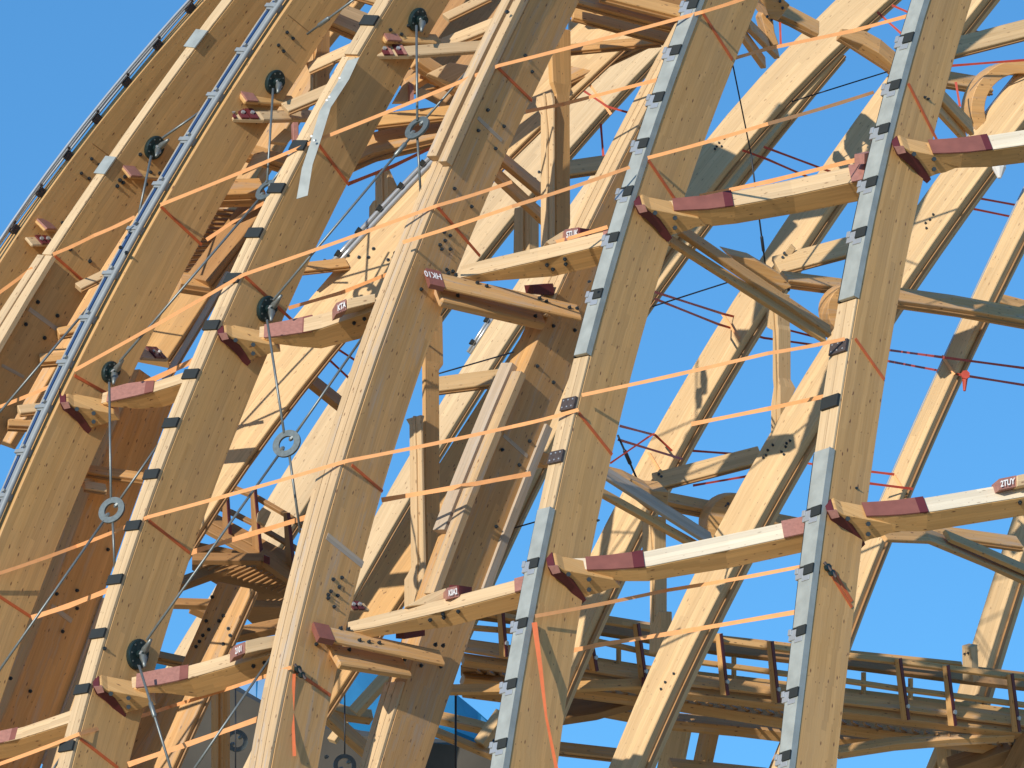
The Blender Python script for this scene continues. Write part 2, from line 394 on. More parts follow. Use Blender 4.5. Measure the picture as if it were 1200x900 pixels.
# loose cover strip peeling off rib 4
bm = bmesh.new()
pl = [(414, 69, -0.12, 14), (402, 95, -0.15, 14), (381, 128, -0.25, 13), (370, 165, -0.35, 12.5), (360, 195, -0.42, 12.5), (354, 231, -0.5, 13)]
secs = []
for x, y, dd, wpx in pl:
    d = dep(4, y)+dd; a = P(x-wpx/2, y+2, d+.03); b = P(x+wpx/2, y-2, d); n = Vector((0, 0.02, 0))
    secs.append([a, b, b+n, a+n])
loft(bm, secs)
cs = thing('cover_strip', 'loose bent grey metal strip hanging off the rib with rubber pads', 'metal strip', secs[0][0])
obj('strip', bm, STEEL, cs)
bm = bmesh.new()
for x, y in ((383, 118), (386, 114), (365, 160), (368, 165), (356, 222), (361, 220), (398, 92)):
    d = dep(4, y)-0.42; disc(bm, P(x, y, d), Vector((0, -1, 0)), 0.02, 0.02, 6)
obj('rivets', bm, WHITE, cs, kind='stuff')
# rib 5: three worn boards, two upper extra boards ending
cap_boards(R[5], T[5], 1000, -260, [(0.0, 0.36), (0.36, 0.68), (0.68, 1.0)], CAPWORN, 0.05)
for a, ye in (((-0.12, 0.30), 197), ((0.52, 1.02), 190)):
    bm = bmesh.new(); R[5].fbox(bm, 'u', ye, -240, a, (0.052, 0.19)); obj('cap_board', bm, CAPWORN, T[5], bev=0.006)
# rib S: lower cap boards, upper cap boards, weathered side boards
cap_boards(RS, TS, 1000, 800, [(0.0, 0.36), (0.36, 0.7), (0.7, 1.0)], CAPW, 0.05)
cap_boards(RS, TS, 372, -200, [(0.0, 0.33), (0.33, 0.66), (0.66, 1.0)], CAPW, 0.05)
for a, ys in (((-0.25, 0.25), (700, 440)), ((0.42, 1.02), (625, 430))):
    bm = bmesh.new(); RS.fbox(bm, 'u', ys[0], ys[1], a, (0.002, 0.13)); obj('cap_board', bm, CAPWORN if a[0] < 0 else GREYW, TS, bev=0.006)
bm = bmesh.new(); RS.fbox(bm, 'v', 660, 465, (0.86, 1.02), (0.0, 0.05)); obj('edge_board', bm, GREYW, TS)
bm = bmesh.new(); R1S.fbox(bm, 'v', 860, 670, (0.97, 1.02), (0.0, 0.04)); obj('edge_board', bm, GREYW, T1S)
# metal strips with pads and clips on ribs 6 and 7
def metal_strip(sw, t, q0, q1, ys):
    ys = sorted(ys, reverse=True); edges = [q0]+ys+[q1]
    for a, b in zip(edges[:-1], edges[1:]):
        if a-b < 4: continue
        lo = a-(6 if a in ys else 0); hi = b+(4 if b in ys else 0)
        bm = bmesh.new(); sw.fbox(bm, 'u', lo, hi, (0.02, 0.82), (0.03, 0.10)); obj('metal_cover', bm, STEEL, t, bev=0.006)
    bm = bmesh.new(); sw.fbox(bm, 'u', q0, q1, (0.86, 0.99), (0.001, 0.055)); obj('edge_batten', bm, RUB, t)
    bm = bmesh.new(); sw.fbox(bm, 'u', q0, q1, (-0.03, 0.015), (0.0, 0.105)); obj('edge_rail', bm, STEEL, t)
    for y in ys:
        bm = bmesh.new(); sw.fbox(bm, 'u', y+6, y-5, (-0.04, 0.50), (0.10, 0.125)); pad = obj('rubber_pad', bm, RUB, t)
        bm = bmesh.new()
        sw.fbox(bm, 'u', y+9, y-3, (0.52, 0.97), (0.06, 0.115)); sw.fbox(bm, 'u', y+13, y+7, (0.15, 0.60), (0.10, 0.112))
        sw.fbox(bm, 'u', y+3, y-4, (0.80, 0.98), (0.10, 0.135))
        obj('clip', bm, PIPE, t, bev=0.004)
metal_strip(R[6], T[6], 417, -260, [8, 62, 117, 171, 227, 281, 347])
metal_strip(R[6], T[6], 1000, 597, [662, 732, 803, 873, 944])
metal_strip(R[7], T[7], 350, -260, [47, 102, 153, 215, 274])
metal_strip(R[7], T[7], 1000, 527, [600, 668, 740, 813, 887])
for sw, t, q0, q1 in ((R[6], T[6], 596, 418), (R[7], T[7], 526, 351)):
    cap_boards(sw, t, q0, q1, [(0.0, 0.5), (0.5, 1.0)], CAPW, 0.04)
for k, x, y in ((6, 669, 473), (6, 654, 535), (7, 986, 405), (7, 972, 469)):
    bm = bmesh.new(); R[k].fbox(bm, 'u', y+8, y-6, (0.0, 0.9), (0.04, 0.085))
    pl = obj('rubber_pad' if (k, y) == (7, 469) else 'bearing_plate', bm, RUB if (k, y) == (7, 469) else BPAD, T[k])
    bm = bmesh.new()
    for a in (0.15, 0.45, 0.75):
        for dy in (-3, 5): disc(bm, R[k].pt('u', y+dy, a, 0.083), R[k].nrm('u', y), 0.014, 0.012, 6)
    if y != 469: obj('screws', bm, PIPE, pl, kind='stuff')
# rails on ribs 1 and 3
def rails(sw, t, specs, q0, q1, step, ph, clampmat=STEEL):
    for a, h, r, mat in specs:
        bm = bmesh.new(); tube(bm, [sw.pt('u', q, a, h) for q in sw.qs(q0, q1, 30)], r, 8); obj('pipe_rail', bm, mat, t, smooth=True)
    y = q0-ph
    while y > q1:
        bm = bmesh.new(); sw.fbox(bm, 'u', y+4, y-4, (0.2, 0.8), (0.0, 0.10)); sw.fbox(bm, 'u', y+2, y-2, (0.3, 0.9), (0.08, 0.125))
        disc(bm, sw.pt('u', y-5, 0.45, 0.10), sw.nrm('u', y), 0.03, 0.05, 6)
        obj('rail_clamp', bm, clampmat, t, bev=0.004); y -= step
rails(R[1], T[1], [(0.1, 0.20, 0.024, PIPE), (0.5, 0.13, 0.026, PIPE), (0.9, 0.05, 0.02, PIPE)], 420, -120, 43, 20, BPAD)
rails(R[3], T[3], [(0.18, 0.10, 0.045, PIPED), (0.46, 0.07, 0.030, PIPED), (0.74, 0.05, 0.030, BLUEP), (0.90, 0.045, 0.018, PIPED)], 700, -160, 52, 12, PIPED)
bm = bmesh.new(); R[3].fbox(bm, 'u', 900, -200, (0.40, 0.97), (0.0, 0.02)); obj('film_cover', bm, RUB, T[3])
bm = bmesh.new(); R[3].fbox(bm, 'u', 900, -200, (0.99, 1.06), (0.0, 0.03)); obj('cap_board', bm, PALE, T[3])
# joint scars and bolt heads on the side faces
def scar(sw, t, x0, y0, x1, y1, wd=0.07, mat=GREYW):
    bm = bmesh.new(); a = sw.on('v', x0, y0); b = sw.on('v', x1, y1); q, _ = sw.locate('v', x0, y0); n = sw.nrm('v', q)
    T_ = (b-a).normalized(); A = T_.cross(n)*wd/2
    loft(bm, [[p+A-n*.01, p-A-n*.01, p-A+n*.006, p+A+n*.006] for p in (a, b)]); obj('filled_joint', bm, mat, t)
scar(R[2], T[2], 34, 362, 67, 386); scar(R[2], T[2], 2, 428, 28, 442, 0.05)
scar(R[5], T[5], 383, 628, 425, 662, 0.11); scar(R[5], T[5], 560, 138, 588, 165, 0.06)
scar(RS, TS, 590, 510, 618, 535, 0.06); scar(R1S, T1S, 60, 710, 84, 728, 0.08)
scar(R[3], T[3], 337, 17, 364, 39, 0.012, DARKW); scar(R[1], T[1], 108, 168, 127, 182, 0.012, DARKW)
bolts(R[1], 'v', [(107, 186), (116, 193), (95, 203), (104, 209), (73, 261)], T[1])
bolts(R[2], 'v', [(140, 211), (148, 203), (146, 207), (137, 218), (144, 214), (171, 216), (176, 202), (187, 203), (164, 181), (44, 354), (67, 370), (30, 380), (52, 396), (105, 306), (82, 292)], T[2], 0.034)
bolts(R[3], 'v', [(336, 38), (343, 45), (326, 53), (332, 60), (98, 476), (141, 290), (148, 296), (90, 480)], T[3])
bolts(R[4], 'v', [(457, 35), (470, 40), (478, 30), (287, 400), (288, 415), (122, 760)], T[4])
bolts(R[5], 'v', [(594, 14), (602, 22), (571, 129), (560, 153), (590, 148), (580, 174), (532, 221), (552, 242), (520, 272), (527, 276), (521, 282), (515, 287), (517, 292), (527, 292), (493, 339), (523, 316), (530, 318), (519, 345), (390, 679), (400, 677), (397, 688), (387, 693), (384, 697), (384, 701), (395, 698), (391, 711), (370, 755), (395, 761), (382, 887), (615, 65), (623, 84)], T[5])
bolts(RS, 'v', [(648, 382), (648, 448), (673, 387), (629, 429), (620, 517), (608, 545), (588, 527), (581, 617), (493, 780), (516, 781)], TS)
bolts(R1S, 'v', [(126, 644), (90, 692), (66, 696), (73, 740), (90, 713), (35, 810), (12, 795)], T1S)
bolts(R[6], 'v', [(690, 330), (700, 610)], T[6], 0.02)
bolts(R[7], 'v', [(1083, 114), (1087, 116), (1003, 572)], T[7], 0.02)
# octagonal splice head on rib 3 and rib 6 (a wider stretch of the side face)
# ------------------------------------------------------------------ crossing ribs behind
B = {}; TB = {}
GB = 'crossing glulam ribs behind the front ribs'
def back(key, label, rows, base, mat=FAR, th=35, deg=3, y0=-60, y1=960, **kw):
    B[key] = rib(rows, base, th, y0, y1, deg, **kw)
    TB[key] = thing('crossing_rib', label, 'rib', B[key].at((y0+y1)/2)[0], GB)
    member('timber', None, None, B[key], mat, parent=TB[key], bev=0.012)
    # a narrow rebate board along the shaded edge
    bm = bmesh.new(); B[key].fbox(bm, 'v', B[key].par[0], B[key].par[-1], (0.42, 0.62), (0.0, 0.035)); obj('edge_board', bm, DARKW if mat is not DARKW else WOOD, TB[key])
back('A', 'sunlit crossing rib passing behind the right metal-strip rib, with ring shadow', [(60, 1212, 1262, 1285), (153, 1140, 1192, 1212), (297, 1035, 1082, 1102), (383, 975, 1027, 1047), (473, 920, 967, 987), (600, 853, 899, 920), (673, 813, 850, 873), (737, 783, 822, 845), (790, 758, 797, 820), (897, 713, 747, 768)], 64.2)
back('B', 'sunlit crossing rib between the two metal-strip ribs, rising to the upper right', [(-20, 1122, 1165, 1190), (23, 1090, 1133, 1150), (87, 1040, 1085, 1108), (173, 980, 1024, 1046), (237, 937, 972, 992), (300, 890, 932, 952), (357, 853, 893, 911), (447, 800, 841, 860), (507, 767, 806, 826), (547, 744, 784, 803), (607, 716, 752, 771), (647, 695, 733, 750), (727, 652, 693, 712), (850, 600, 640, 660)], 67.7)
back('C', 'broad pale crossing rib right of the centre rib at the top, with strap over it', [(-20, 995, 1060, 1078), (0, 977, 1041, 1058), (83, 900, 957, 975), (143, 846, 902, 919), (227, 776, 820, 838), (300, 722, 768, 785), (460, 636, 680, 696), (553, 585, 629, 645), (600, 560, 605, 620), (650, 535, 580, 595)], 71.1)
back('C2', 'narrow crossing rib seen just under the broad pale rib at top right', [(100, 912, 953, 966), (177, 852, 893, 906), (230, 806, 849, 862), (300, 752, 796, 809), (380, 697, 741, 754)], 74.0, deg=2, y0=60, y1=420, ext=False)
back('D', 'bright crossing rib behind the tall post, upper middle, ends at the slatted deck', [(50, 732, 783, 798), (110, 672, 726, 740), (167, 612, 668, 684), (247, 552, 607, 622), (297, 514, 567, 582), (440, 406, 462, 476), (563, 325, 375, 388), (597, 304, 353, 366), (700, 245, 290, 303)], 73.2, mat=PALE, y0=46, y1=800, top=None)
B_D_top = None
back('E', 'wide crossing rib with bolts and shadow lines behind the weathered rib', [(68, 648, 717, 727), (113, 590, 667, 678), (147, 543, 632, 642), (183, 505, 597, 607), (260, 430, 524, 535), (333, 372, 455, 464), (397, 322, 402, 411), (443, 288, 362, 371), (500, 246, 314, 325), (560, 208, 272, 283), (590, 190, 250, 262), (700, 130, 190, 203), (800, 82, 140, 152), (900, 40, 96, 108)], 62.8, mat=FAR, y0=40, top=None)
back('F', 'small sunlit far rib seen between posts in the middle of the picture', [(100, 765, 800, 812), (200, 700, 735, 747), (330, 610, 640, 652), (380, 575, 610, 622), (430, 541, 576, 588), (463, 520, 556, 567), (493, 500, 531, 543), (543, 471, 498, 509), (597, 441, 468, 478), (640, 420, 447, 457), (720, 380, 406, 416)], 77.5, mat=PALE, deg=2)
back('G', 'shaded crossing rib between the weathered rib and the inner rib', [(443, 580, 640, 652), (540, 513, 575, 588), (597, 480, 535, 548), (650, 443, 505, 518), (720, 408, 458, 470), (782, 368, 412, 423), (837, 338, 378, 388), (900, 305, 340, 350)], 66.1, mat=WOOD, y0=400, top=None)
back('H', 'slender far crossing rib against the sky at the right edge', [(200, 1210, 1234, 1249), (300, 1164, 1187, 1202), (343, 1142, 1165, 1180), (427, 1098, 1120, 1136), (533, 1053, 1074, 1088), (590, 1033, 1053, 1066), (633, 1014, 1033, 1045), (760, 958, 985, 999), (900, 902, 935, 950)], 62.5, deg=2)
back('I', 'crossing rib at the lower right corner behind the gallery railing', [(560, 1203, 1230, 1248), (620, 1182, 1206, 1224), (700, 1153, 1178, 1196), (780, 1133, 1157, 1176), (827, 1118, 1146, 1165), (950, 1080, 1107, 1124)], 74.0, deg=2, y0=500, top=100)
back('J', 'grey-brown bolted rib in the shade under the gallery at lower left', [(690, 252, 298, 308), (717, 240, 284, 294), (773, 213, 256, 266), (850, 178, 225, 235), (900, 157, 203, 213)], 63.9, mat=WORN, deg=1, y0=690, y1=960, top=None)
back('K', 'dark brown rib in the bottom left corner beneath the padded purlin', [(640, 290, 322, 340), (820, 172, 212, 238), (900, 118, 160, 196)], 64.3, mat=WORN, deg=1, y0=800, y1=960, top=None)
bolts(B['E'], 'u', [(398, 307), (408, 300), (421, 302), (432, 302), (438, 292), (455, 305), (463, 297), (470, 290), (381, 306)], TB['E'], 0.03)
bolts(B['A'], 'u', [(895, 537), (906, 522), (900, 528), (916, 530), (921, 524), (926, 517), (919, 533), (922, 520), (898, 534), (1085, 262), (1094, 252), (1090, 258), (1086, 268), (780, 800), (775, 808), (790, 790)], TB['A'], 0.022)
bolts(B['C'], 'u', [(840, 172), (849, 163), (843, 168), (838, 175), (846, 172), (851, 160)], TB['C'], 0.022)
bolts(B['J'], 'u', [(249, 700), (262, 722), (257, 728), (245, 738), (238, 745), (234, 752), (262, 755), (268, 737), (270, 745), (242, 728), (230, 758)], TB['J'], 0.03)
bolts(B['D'], 'u', [(610, 203), (632, 202), (627, 210), (617, 212)], TB['D'], 0.03)
# thin rails along the outer edge of ribs E, H, A and F
for k, q0, q1, off, lab in (('E', 343, 160, 0.0, ''), ('H', 620, 210, 0.0, ''), ('A', 200, 50, 0.0, ''), ('F', 425, 370, 0.0, '')):
    thin = k in 'HA'
    for a, h, r in (((1.02, 0.05, 0.025),) if thin else ((1.03, 0.06, 0.05), (1.10, 0.10, 0.04))):
        bm = bmesh.new(); tube(bm, [B[k].pt('u', q, a, h-0.06) for q in B[k].qs(q0, q1, 20)], r if k == 'E' else r*0.75, 6); obj('pipe_rail', bm, PIPE, TB[k], smooth=True)
    y = q0-10
    while y > q1+5 and not thin:
        bm = bmesh.new(); c = B[k].pt('u', y, 1.08, 0.05); disc(bm, c, Vector((-1, -0.3, 0.6)), 0.06, 0.07, 6); obj('rail_clamp', bm, RUB, TB[k]); y -= 26

# ------------------------------------------------------------------ padded purlins between the front ribs
def purlin(label, pts, wraps, bracket=None, boltpts=(), beige=None, block=None, endwrap=None, mat=CAPW, name='purlin', th=48, brk=0.62):
    """pts: (x, y, d, wl, wr) along the near edge line between lit strip and underside"""
    sw = bar(pts, th, 'x', 3)
    t = thing(name, label, 'purlin', sw.M[0], 'purlins between the front ribs')
    member('timber', None, None, sw, WOOD, parent=t, bev=0.012)
    bm = bmesh.new(); sw.fbox(bm, 'u', sw.par[-1], sw.par[0], (0.01, 0.99), (0.0, 0.012), step=30); obj('top_board', bm, mat, t)
    for x0, x1, m in wraps:
        bm = bmesh.new(); sw.fbox(bm, 'u', x0, x1, (-0.03, 1.05), (0.012, 0.035), step=20); obj('protective_wrap', bm, m, t)
    if boltpts: bolts(sw, 'v', boltpts, t, 0.032)
    if bracket:
        x, y, s, d = bracket   # tip position and scale
        poly = [(0, 0), (10, -1), (18, 3), (75, 14), (84, 24), (72, 25), (60, 30), (50, 32), (38, 37), (34, 32), (24, 19), (10, 9)]
        bm = prism([(x+px*s, y+py*s) for px, py in poly], d, 0.002, 0.010, 0.30); bk = obj('bracket', bm, WOOD, t, bev=0.01)
        red = [(-2, 0), (2, 9), (11, 15), (22, 25), (32, 38), (38, 43), (43, 38), (37, 28), (28, 15), (14, 5), (6, -1)]
        bm = prism([(x+px*s, y+py*s) for px, py in red], d-0.02, 0.002, 0.010, 0.36); obj('protective_wrap', bm, DRED, bk_parent(bk, t))
        tip = [(-1, -1), (10, -2), (13, 6), (4, 8)]
        bm = prism([(x+px*s, y+py*s) for px, py in tip], d-0.05, 0.002, 0.002, 0.1); obj('protective_wrap', bm, PINK, bk_parent(bk, t))
        bm = bmesh.new()
        for px, py in ((22, 8), (46, 14), (46, 26)):
            disc(bm, P(x+px*s, y+py*s, d+0.002*px*s+0.010*py*s-0.02), Vector((0.1, -1, -0.2)), 0.034, 0.05, 6)
        obj('bolt_heads', bm, BOLT, bk_parent(bk, t), kind='stuff')
    return sw, t
def bk_parent(b, t): ORIG[b] = ORIG[t]; return b
def stamped(x0, y0, x1, y1, h, d, txt, flip, label, mat=PINK, rest=None):
    """a small block with a film-covered end and a hand painted number, standing on a purlin"""
    bm = prism([(x0, y0), (x1, y1), (x1, y1+h), (x0, y0+h)], d, 0.003, -0.004, 0.32)
    t = thing('end_block', label, 'timber block', P(x0, y0+h, d), 'film-wrapped block ends with painted numbers')
    obj('film_wrap', bm, mat, t)
    if rest:
        obj('timber', prism(rest, d+0.03, 0.003, -0.004, 0.30), CAPW, t, bev=0.008)
    A = P(x0+1.5, y0+h-3.5, d-0.02-0.004*(h-3)); Bq = P(x1-1.5, y1+h-3.5, d-0.02+0.003*(x1-x0)-0.004*(h-3)); C = P(x0+1.5, y0+2, d-0.02)
    ex = (Bq-A).normalized(); ey = (C-A); hh = ey.length; ey.normalize(); L = (Bq-A).length
    s = hh*1.30; nch = len(txt); wch = 0.62*s*nch; ex2 = ex*(L/wch)
    if flip: text_on(txt, Bq+ey*hh*0.95, -ex2, -ey, s, WHITE, t)
    else: text_on(txt, A, ex2, ey, s, WHITE, t)
    return t
d6, d7 = (lambda y: dep(6, y)), (lambda y: dep(7, y))
# lower right bay, centre rib -> right rib
purlin('long padded purlin crossing the lower centre right bay, maroon film near its left end', [(670, 667, d6(660)+.20, 12, 3), (688, 669, d6(660)+.15, 14, 8), (728, 668, d6(660)+.15, 16, 14), (757, 665, d6(660)+.15, 18, 17), (850, 646, d6(650)+.2, 18, 21), (948, 625, d7(620)+.45, 18, 21)],
       [(688, 743, RED), (743, 756, DRED), (919, 945, PINK)], (644, 665, 1.0, d6(665)-.05), mat=WHITEW)
purlin('long padded purlin crossing the upper right bay, maroon film near its left end', [(775, 247, d6(240)+.20, 10, 2), (790, 248, d6(240)+.15, 13, 6), (832, 246, d6(240)+.15, 15, 20), (860, 242, d6(240)+.15, 17, 21), (930, 229, d6(230)+.2, 18, 22), (1022, 209, d7(200)+.45, 18, 24)],
       [(790, 850, RED), (850, 860, DRED), (998, 1018, PINK)], (746, 242, 0.97, d6(245)-.05))
purlin('padded purlin leaving the picture at the upper right edge', [(1075, 181, d7(180)+.20, 11, 2), (1092, 181, d7(180)+.15, 15, 6), (1128, 180, d7(180)+.15, 16, 17), (1163, 176, d7(170)+.15, 17, 20), (1260, 162, d7(160)+.4, 18, 22)],
       [(1093, 1155, RED), (1155, 1163, DRED)], (1049, 173, 0.98, d7(175)-.05), mat=WHITEW)
purlin('padded purlin leaving the picture at the lower right edge below a number block', [(998, 606, d7(605)+.20, 11, 2), (1015, 606, d7(605)+.15, 15, 8), (1050, 605, d7(605)+.15, 16, 18), (1087, 601, d7(600)+.15, 17, 22), (1260, 573, d7(575)+.4, 18, 22)],
       [(1015, 1078, RED), (1078, 1088, DRED)], (971, 600, 1.0, d7(605)-.05), boltpts=[(1195, 588)], mat=WHITEW)
# weathered rib -> centre rib
d5 = lambda y: dep(5, y); d4 = lambda y: dep(4, y); d3 = lambda y: dep(3, y)
purlin('purlin running up to the centre rib in the upper middle, orange strap along its top', [(540, 326, d5(320)+.5, 13, 3), (556, 323, d5(320)+.5, 15, 9), (640, 304, d5(305)+.4, 15, 22), (722, 284, d6(280)+.5, 15, 23)], [(708, 722, PINK)], boltpts=[(641, 310), (662, 303), (663, 309), (648, 315)])
purlin('purlin running up to the centre rib in the lower middle below a number block', [(408, 741, d5(735)+.5, 11, 3), (424, 739, d5(735)+.5, 13, 10), (520, 717, d5(720)+.4, 14, 19), (626, 689, d6(690)+.5, 14, 20)], [(604, 626, PINK)], boltpts=[(504, 726), (519, 719), (520, 723), (537, 716)])
# padded-rib -> weathered rib
purlin('short padded purlin between the rubber-pad rib and the weathered rib, upper one', [(304, 396, d4(390)+.2, 12, 2), (312, 397, d4(390)+.15, 14, 6), (340, 393, d4(390)+.15, 15, 15), (366, 389, d4(390)+.15, 17, 22), (450, 360, d5(360)+.5, 13, 30)], [(310, 355, PINK), (355, 366, RED)], (257, 392, 0.86, d4(395)-.05), boltpts=[(415, 378), (427, 373)])
purlin('padded purlin between the rubber-pad rib and the weathered rib, lower one', [(154, 807, d4(800)+.2, 12, 2), (162, 807, d4(800)+.15, 15, 6), (190, 803, d4(800)+.15, 16, 11), (221, 796, d4(800)+.15, 14, 24), (335, 762, d5(765)+.5, 15, 26)], [(160, 211, PINK), (211, 221, RED)], (111, 806, 0.86, d4(808)-.05), boltpts=[(297, 780), (310, 776)])
# pipe-rail rib -> rubber-pad rib
purlin('short padded purlin between the pipe-rail rib and the rubber-pad rib', [(119, 473, d3(470)+.2, 11, 2), (127, 472, d3(470)+.15, 14, 6), (155, 466, d3(470)+.15, 15, 16), (180, 460, d3(470)+.15, 11, 20), (240, 441, d4(440)+.5, 12, 18)], [(126, 170, PINK), (170, 180, RED)], (72, 473, 0.82, d3(475)-.05))
purlin('padded purlin entering the picture at the lower left edge', [(-40, 880, d3(860)+.3, 12, 18), (18, 868, d3(865)+.2, 12, 20), (90, 845, d4(845)+.5, 14, 24)], [(-30, 12, PINK), (12, 19, RED)])
stamped(524, 689, 538, 686, 13, d5(700)+.35, 'K0A2', False, 'maroon film block reading K0A2 on the lower middle purlin', PINK, [(475, 711), (500, 697), (523, 689), (523, 701), (500, 708)])
stamped(1171, 561, 1191, 557, 13, d7(575)+.2, '2TUY', False, 'faded red block with white characters on the lower right purlin', PINK, [(1192, 557), (1215, 552), (1215, 566), (1192, 570)])
stamped(662, 269, 679, 266, 13, d5(280)+.4, 'STUK', False, 'small film block with white characters above the upper middle purlin', PINK, [(640, 283), (661, 270), (661, 282), (645, 287)])
stamped(274, 757, 287, 752, 13, d5(765)+.35, '2101', False, 'film block with white number beside a white lit timber, lower left', PINK, [(288, 751), (305, 747), (326, 744), (326, 758), (305, 762), (288, 766)])
stamped(394, 355, 406, 350, 13, d5(360)+.35, 'KTA', False, 'film block with white letters above the short upper purlin', PINK, [(407, 350), (440, 344), (440, 354), (407, 362)])
# maroon back ends of two of the blocks
for x0, y0, x1, y1, d, l in ((538, 686, 553, 688, d5(700)+.36, 'dark maroon side of the wrapped timber end beside the K0A2 block'), (680, 267, 694, 269, d5(280)+.41, 'dark maroon wrapped timber end beneath the centre rib at upper middle'), (1013, 180, 1026, 177, d7(185)+.3, 'faded red wrapped timber end tucked behind the right rib, upper')):
    bm = prism([(x0, y0), (x1, y1), (x1, y1+12), (x0, y0+12)], d, 0.012, 0, 0.2); obj('wrapped_end', bm, DRED if x0 < 900 else PINK, None, l, 'timber block')
# crossing double timbers joining weathered rib and inner rib
def tie(label, pts, wl, wr, red=None, boltpts=(), mat=WOOD, th=55):
    sw = bar([(x, y, d, wl, wr) for x, y, d in pts], th, 'x', 2)
    t = thing('tie_timber', label, 'timber', sw.M[0], 'short bolted ties between ribs')
    member('timber', None, None, sw, mat, parent=t, bev=0.02)
    if red:
        bm = bmesh.new(); sw.box(bm, red[0], red[1], (0, 1), (0, 1), 0.012); obj('protective_wrap', bm, RED, t)
    if boltpts: bolts(sw, 'u', boltpts, t, 0.032)
    return sw, t
s1, t1 = tie('upper long tie timber with wrapped end lettered HK10, between two ribs', [(505, 333, d5(320)-.05), (683, 374, d5(340)+1.1)], 16, 4, (504, 521), [(525, 321), (534, 323), (559, 332), (570, 336), (632, 350), (640, 354), (667, 361), (676, 362)], WORN)
A = s1.pt('u', 506.5, 0.92, 0.02); 
ex = (s1.pt('u', 519, 0.5)-s1.pt('u', 506.5, 0.5)).normalized(); ey = s1.nrm('u', 510).cross(ex).normalized()
if (CMI.to_3x3() @ ey).y < 0: ey = -ey
text_on('HK10', s1.pt('u', 520, 0.80, 0.016), -ex*0.62, -ey, 0.19, WHITE, t1)
tie('thick lower tie timber under the lettered one, upper pair', [(519, 352, d5(345)+.25), (641, 380, d5(345)+1.2)], 24, 9, None, [(536, 347), (627, 371)], WORN)
tie('upper long tie timber with maroon wrapped end, lower pair', [(375, 747, d5(738)-.05), (523, 778, d5(755)+1.1)], 15, 5, (374, 392), [(399, 737), (408, 738), (421, 751), (432, 753), (444, 754), (510, 756), (519, 757)], WORN)
tie('thick lower tie timber under the maroon-ended one, lower pair', [(399, 778, d5(765)+.25), (484, 791, d5(765)+1.0)], 22, 7, None, [(409, 762), (474, 773)], WORN)
bm = prism([(474, 738), (498, 733), (498, 745), (474, 749)], d5(740)+.9, 0.01, 0, 0.2); obj('wrapped_end', bm, DRED, None, 'maroon wrapped timber end peeping below the lower middle purlin', 'timber block')
bm = prism([(624, 334), (648, 332), (650, 346), (626, 344)], d5(340)+1.3, 0.01, 0, 0.2); obj('wrapped_end', bm, DRED, None, 'maroon wrapped timber end above the lettered tie timber', 'timber block')

# paired inner purlin ends poking past the left ribs
def pair_end(label, pts, wl, wr, squares, mat=CAPW):
    sw = bar([(x, y, d, wl, wr) for x, y, d in pts], 50, 'x', 2)
    t = thing('purlin_end', label, 'purlin', sw.M[0], 'twin purlin ends poking past the left ribs')
    member('timber', None, None, sw, mat, parent=t, bev=0.015)
    for x0, x1, m in squares:
        bm = bmesh.new(); sw.fbox(bm, 'u', x0, x1, (0.0, 1.0), (0.0, 0.03)); pw = obj('protective_wrap', bm, m, t)
        if m is DRED:
            bm = bmesh.new(); disc(bm, sw.pt('u', (x0+x1)/2, 0.5, 0.03), sw.nrm('u', x0), 0.035, 0.03, 6); obj('bolt', bm, PIPE, bk_parent(pw, t))
    return sw
sd4 = dep(4, 50)+.15; sd3 = dep(3, 130)+.15
pair_end('twin-banded purlin end right of the top dark green anchor, lit from the left', [(441, 65, sd4), (480, 65, sd4+.1), (590, 57, sd4+1.0)], 12, 5, [(450, 457, DRED), (457, 461, PINK), (466, 473, DRED), (473, 477, PINK)])
pair_end('stubby film-ended timber just above the twin-banded end at top', [(453, 48, sd4), (520, 52, sd4+.8)], 12, 4, [(454, 470, PINK)], WOOD)
pair_end('twin-banded purlin end beside the second anchor, left of the peeling strip', [(273, 139, sd3), (310, 140, sd3+.1), (375, 139, sd3+1.0)], 11, 5, [(274, 277, DRED), (283, 292, DRED), (294, 303, DRED)])
pair_end('stubby film-ended timber just above the twin-banded end at upper left', [(288, 119, sd3), (350, 123, sd3+.8)], 11, 4, [(289, 302, PINK)], WOOD)
pair_end('twin-banded purlin end on the leftmost rib, lower one', [(38, 287, dep(1, 280)-.02), (75, 286, dep(1, 280)+.5)], 10, 3, [(49, 55, DRED), (57, 62, DRED)])
pair_end('pink-ended timber stub on the leftmost rib', [(54, 269, dep(1, 265)-.02), (78, 270, dep(1, 265)+.7)], 11, 3, [(54, 65, PINK)], WOOD)
pair_end('pink-ended timber stub below the leftmost anchor plate', [(153, 207, dep(2, 200)-.02), (200, 210, dep(2, 200)+.8)], 11, 3, [(153, 166, PINK)], WOOD)
pair_end('white-tipped banded purlin end in the gap at left centre', [(168, 419, dep(R1S, 415)-.1), (198, 421, dep(R1S, 415)+.7)], 12, 4, [(182, 188, DRED), (189, 194, DRED)], GREYW)
pair_end('small banded purlin end between the lower ribs, below the shaded rib', [(402, 715, d5(715)+2.6), (434, 715, d5(715)+3.0)], 9, 3, [(414, 419, DRED), (421, 427, DRED)])

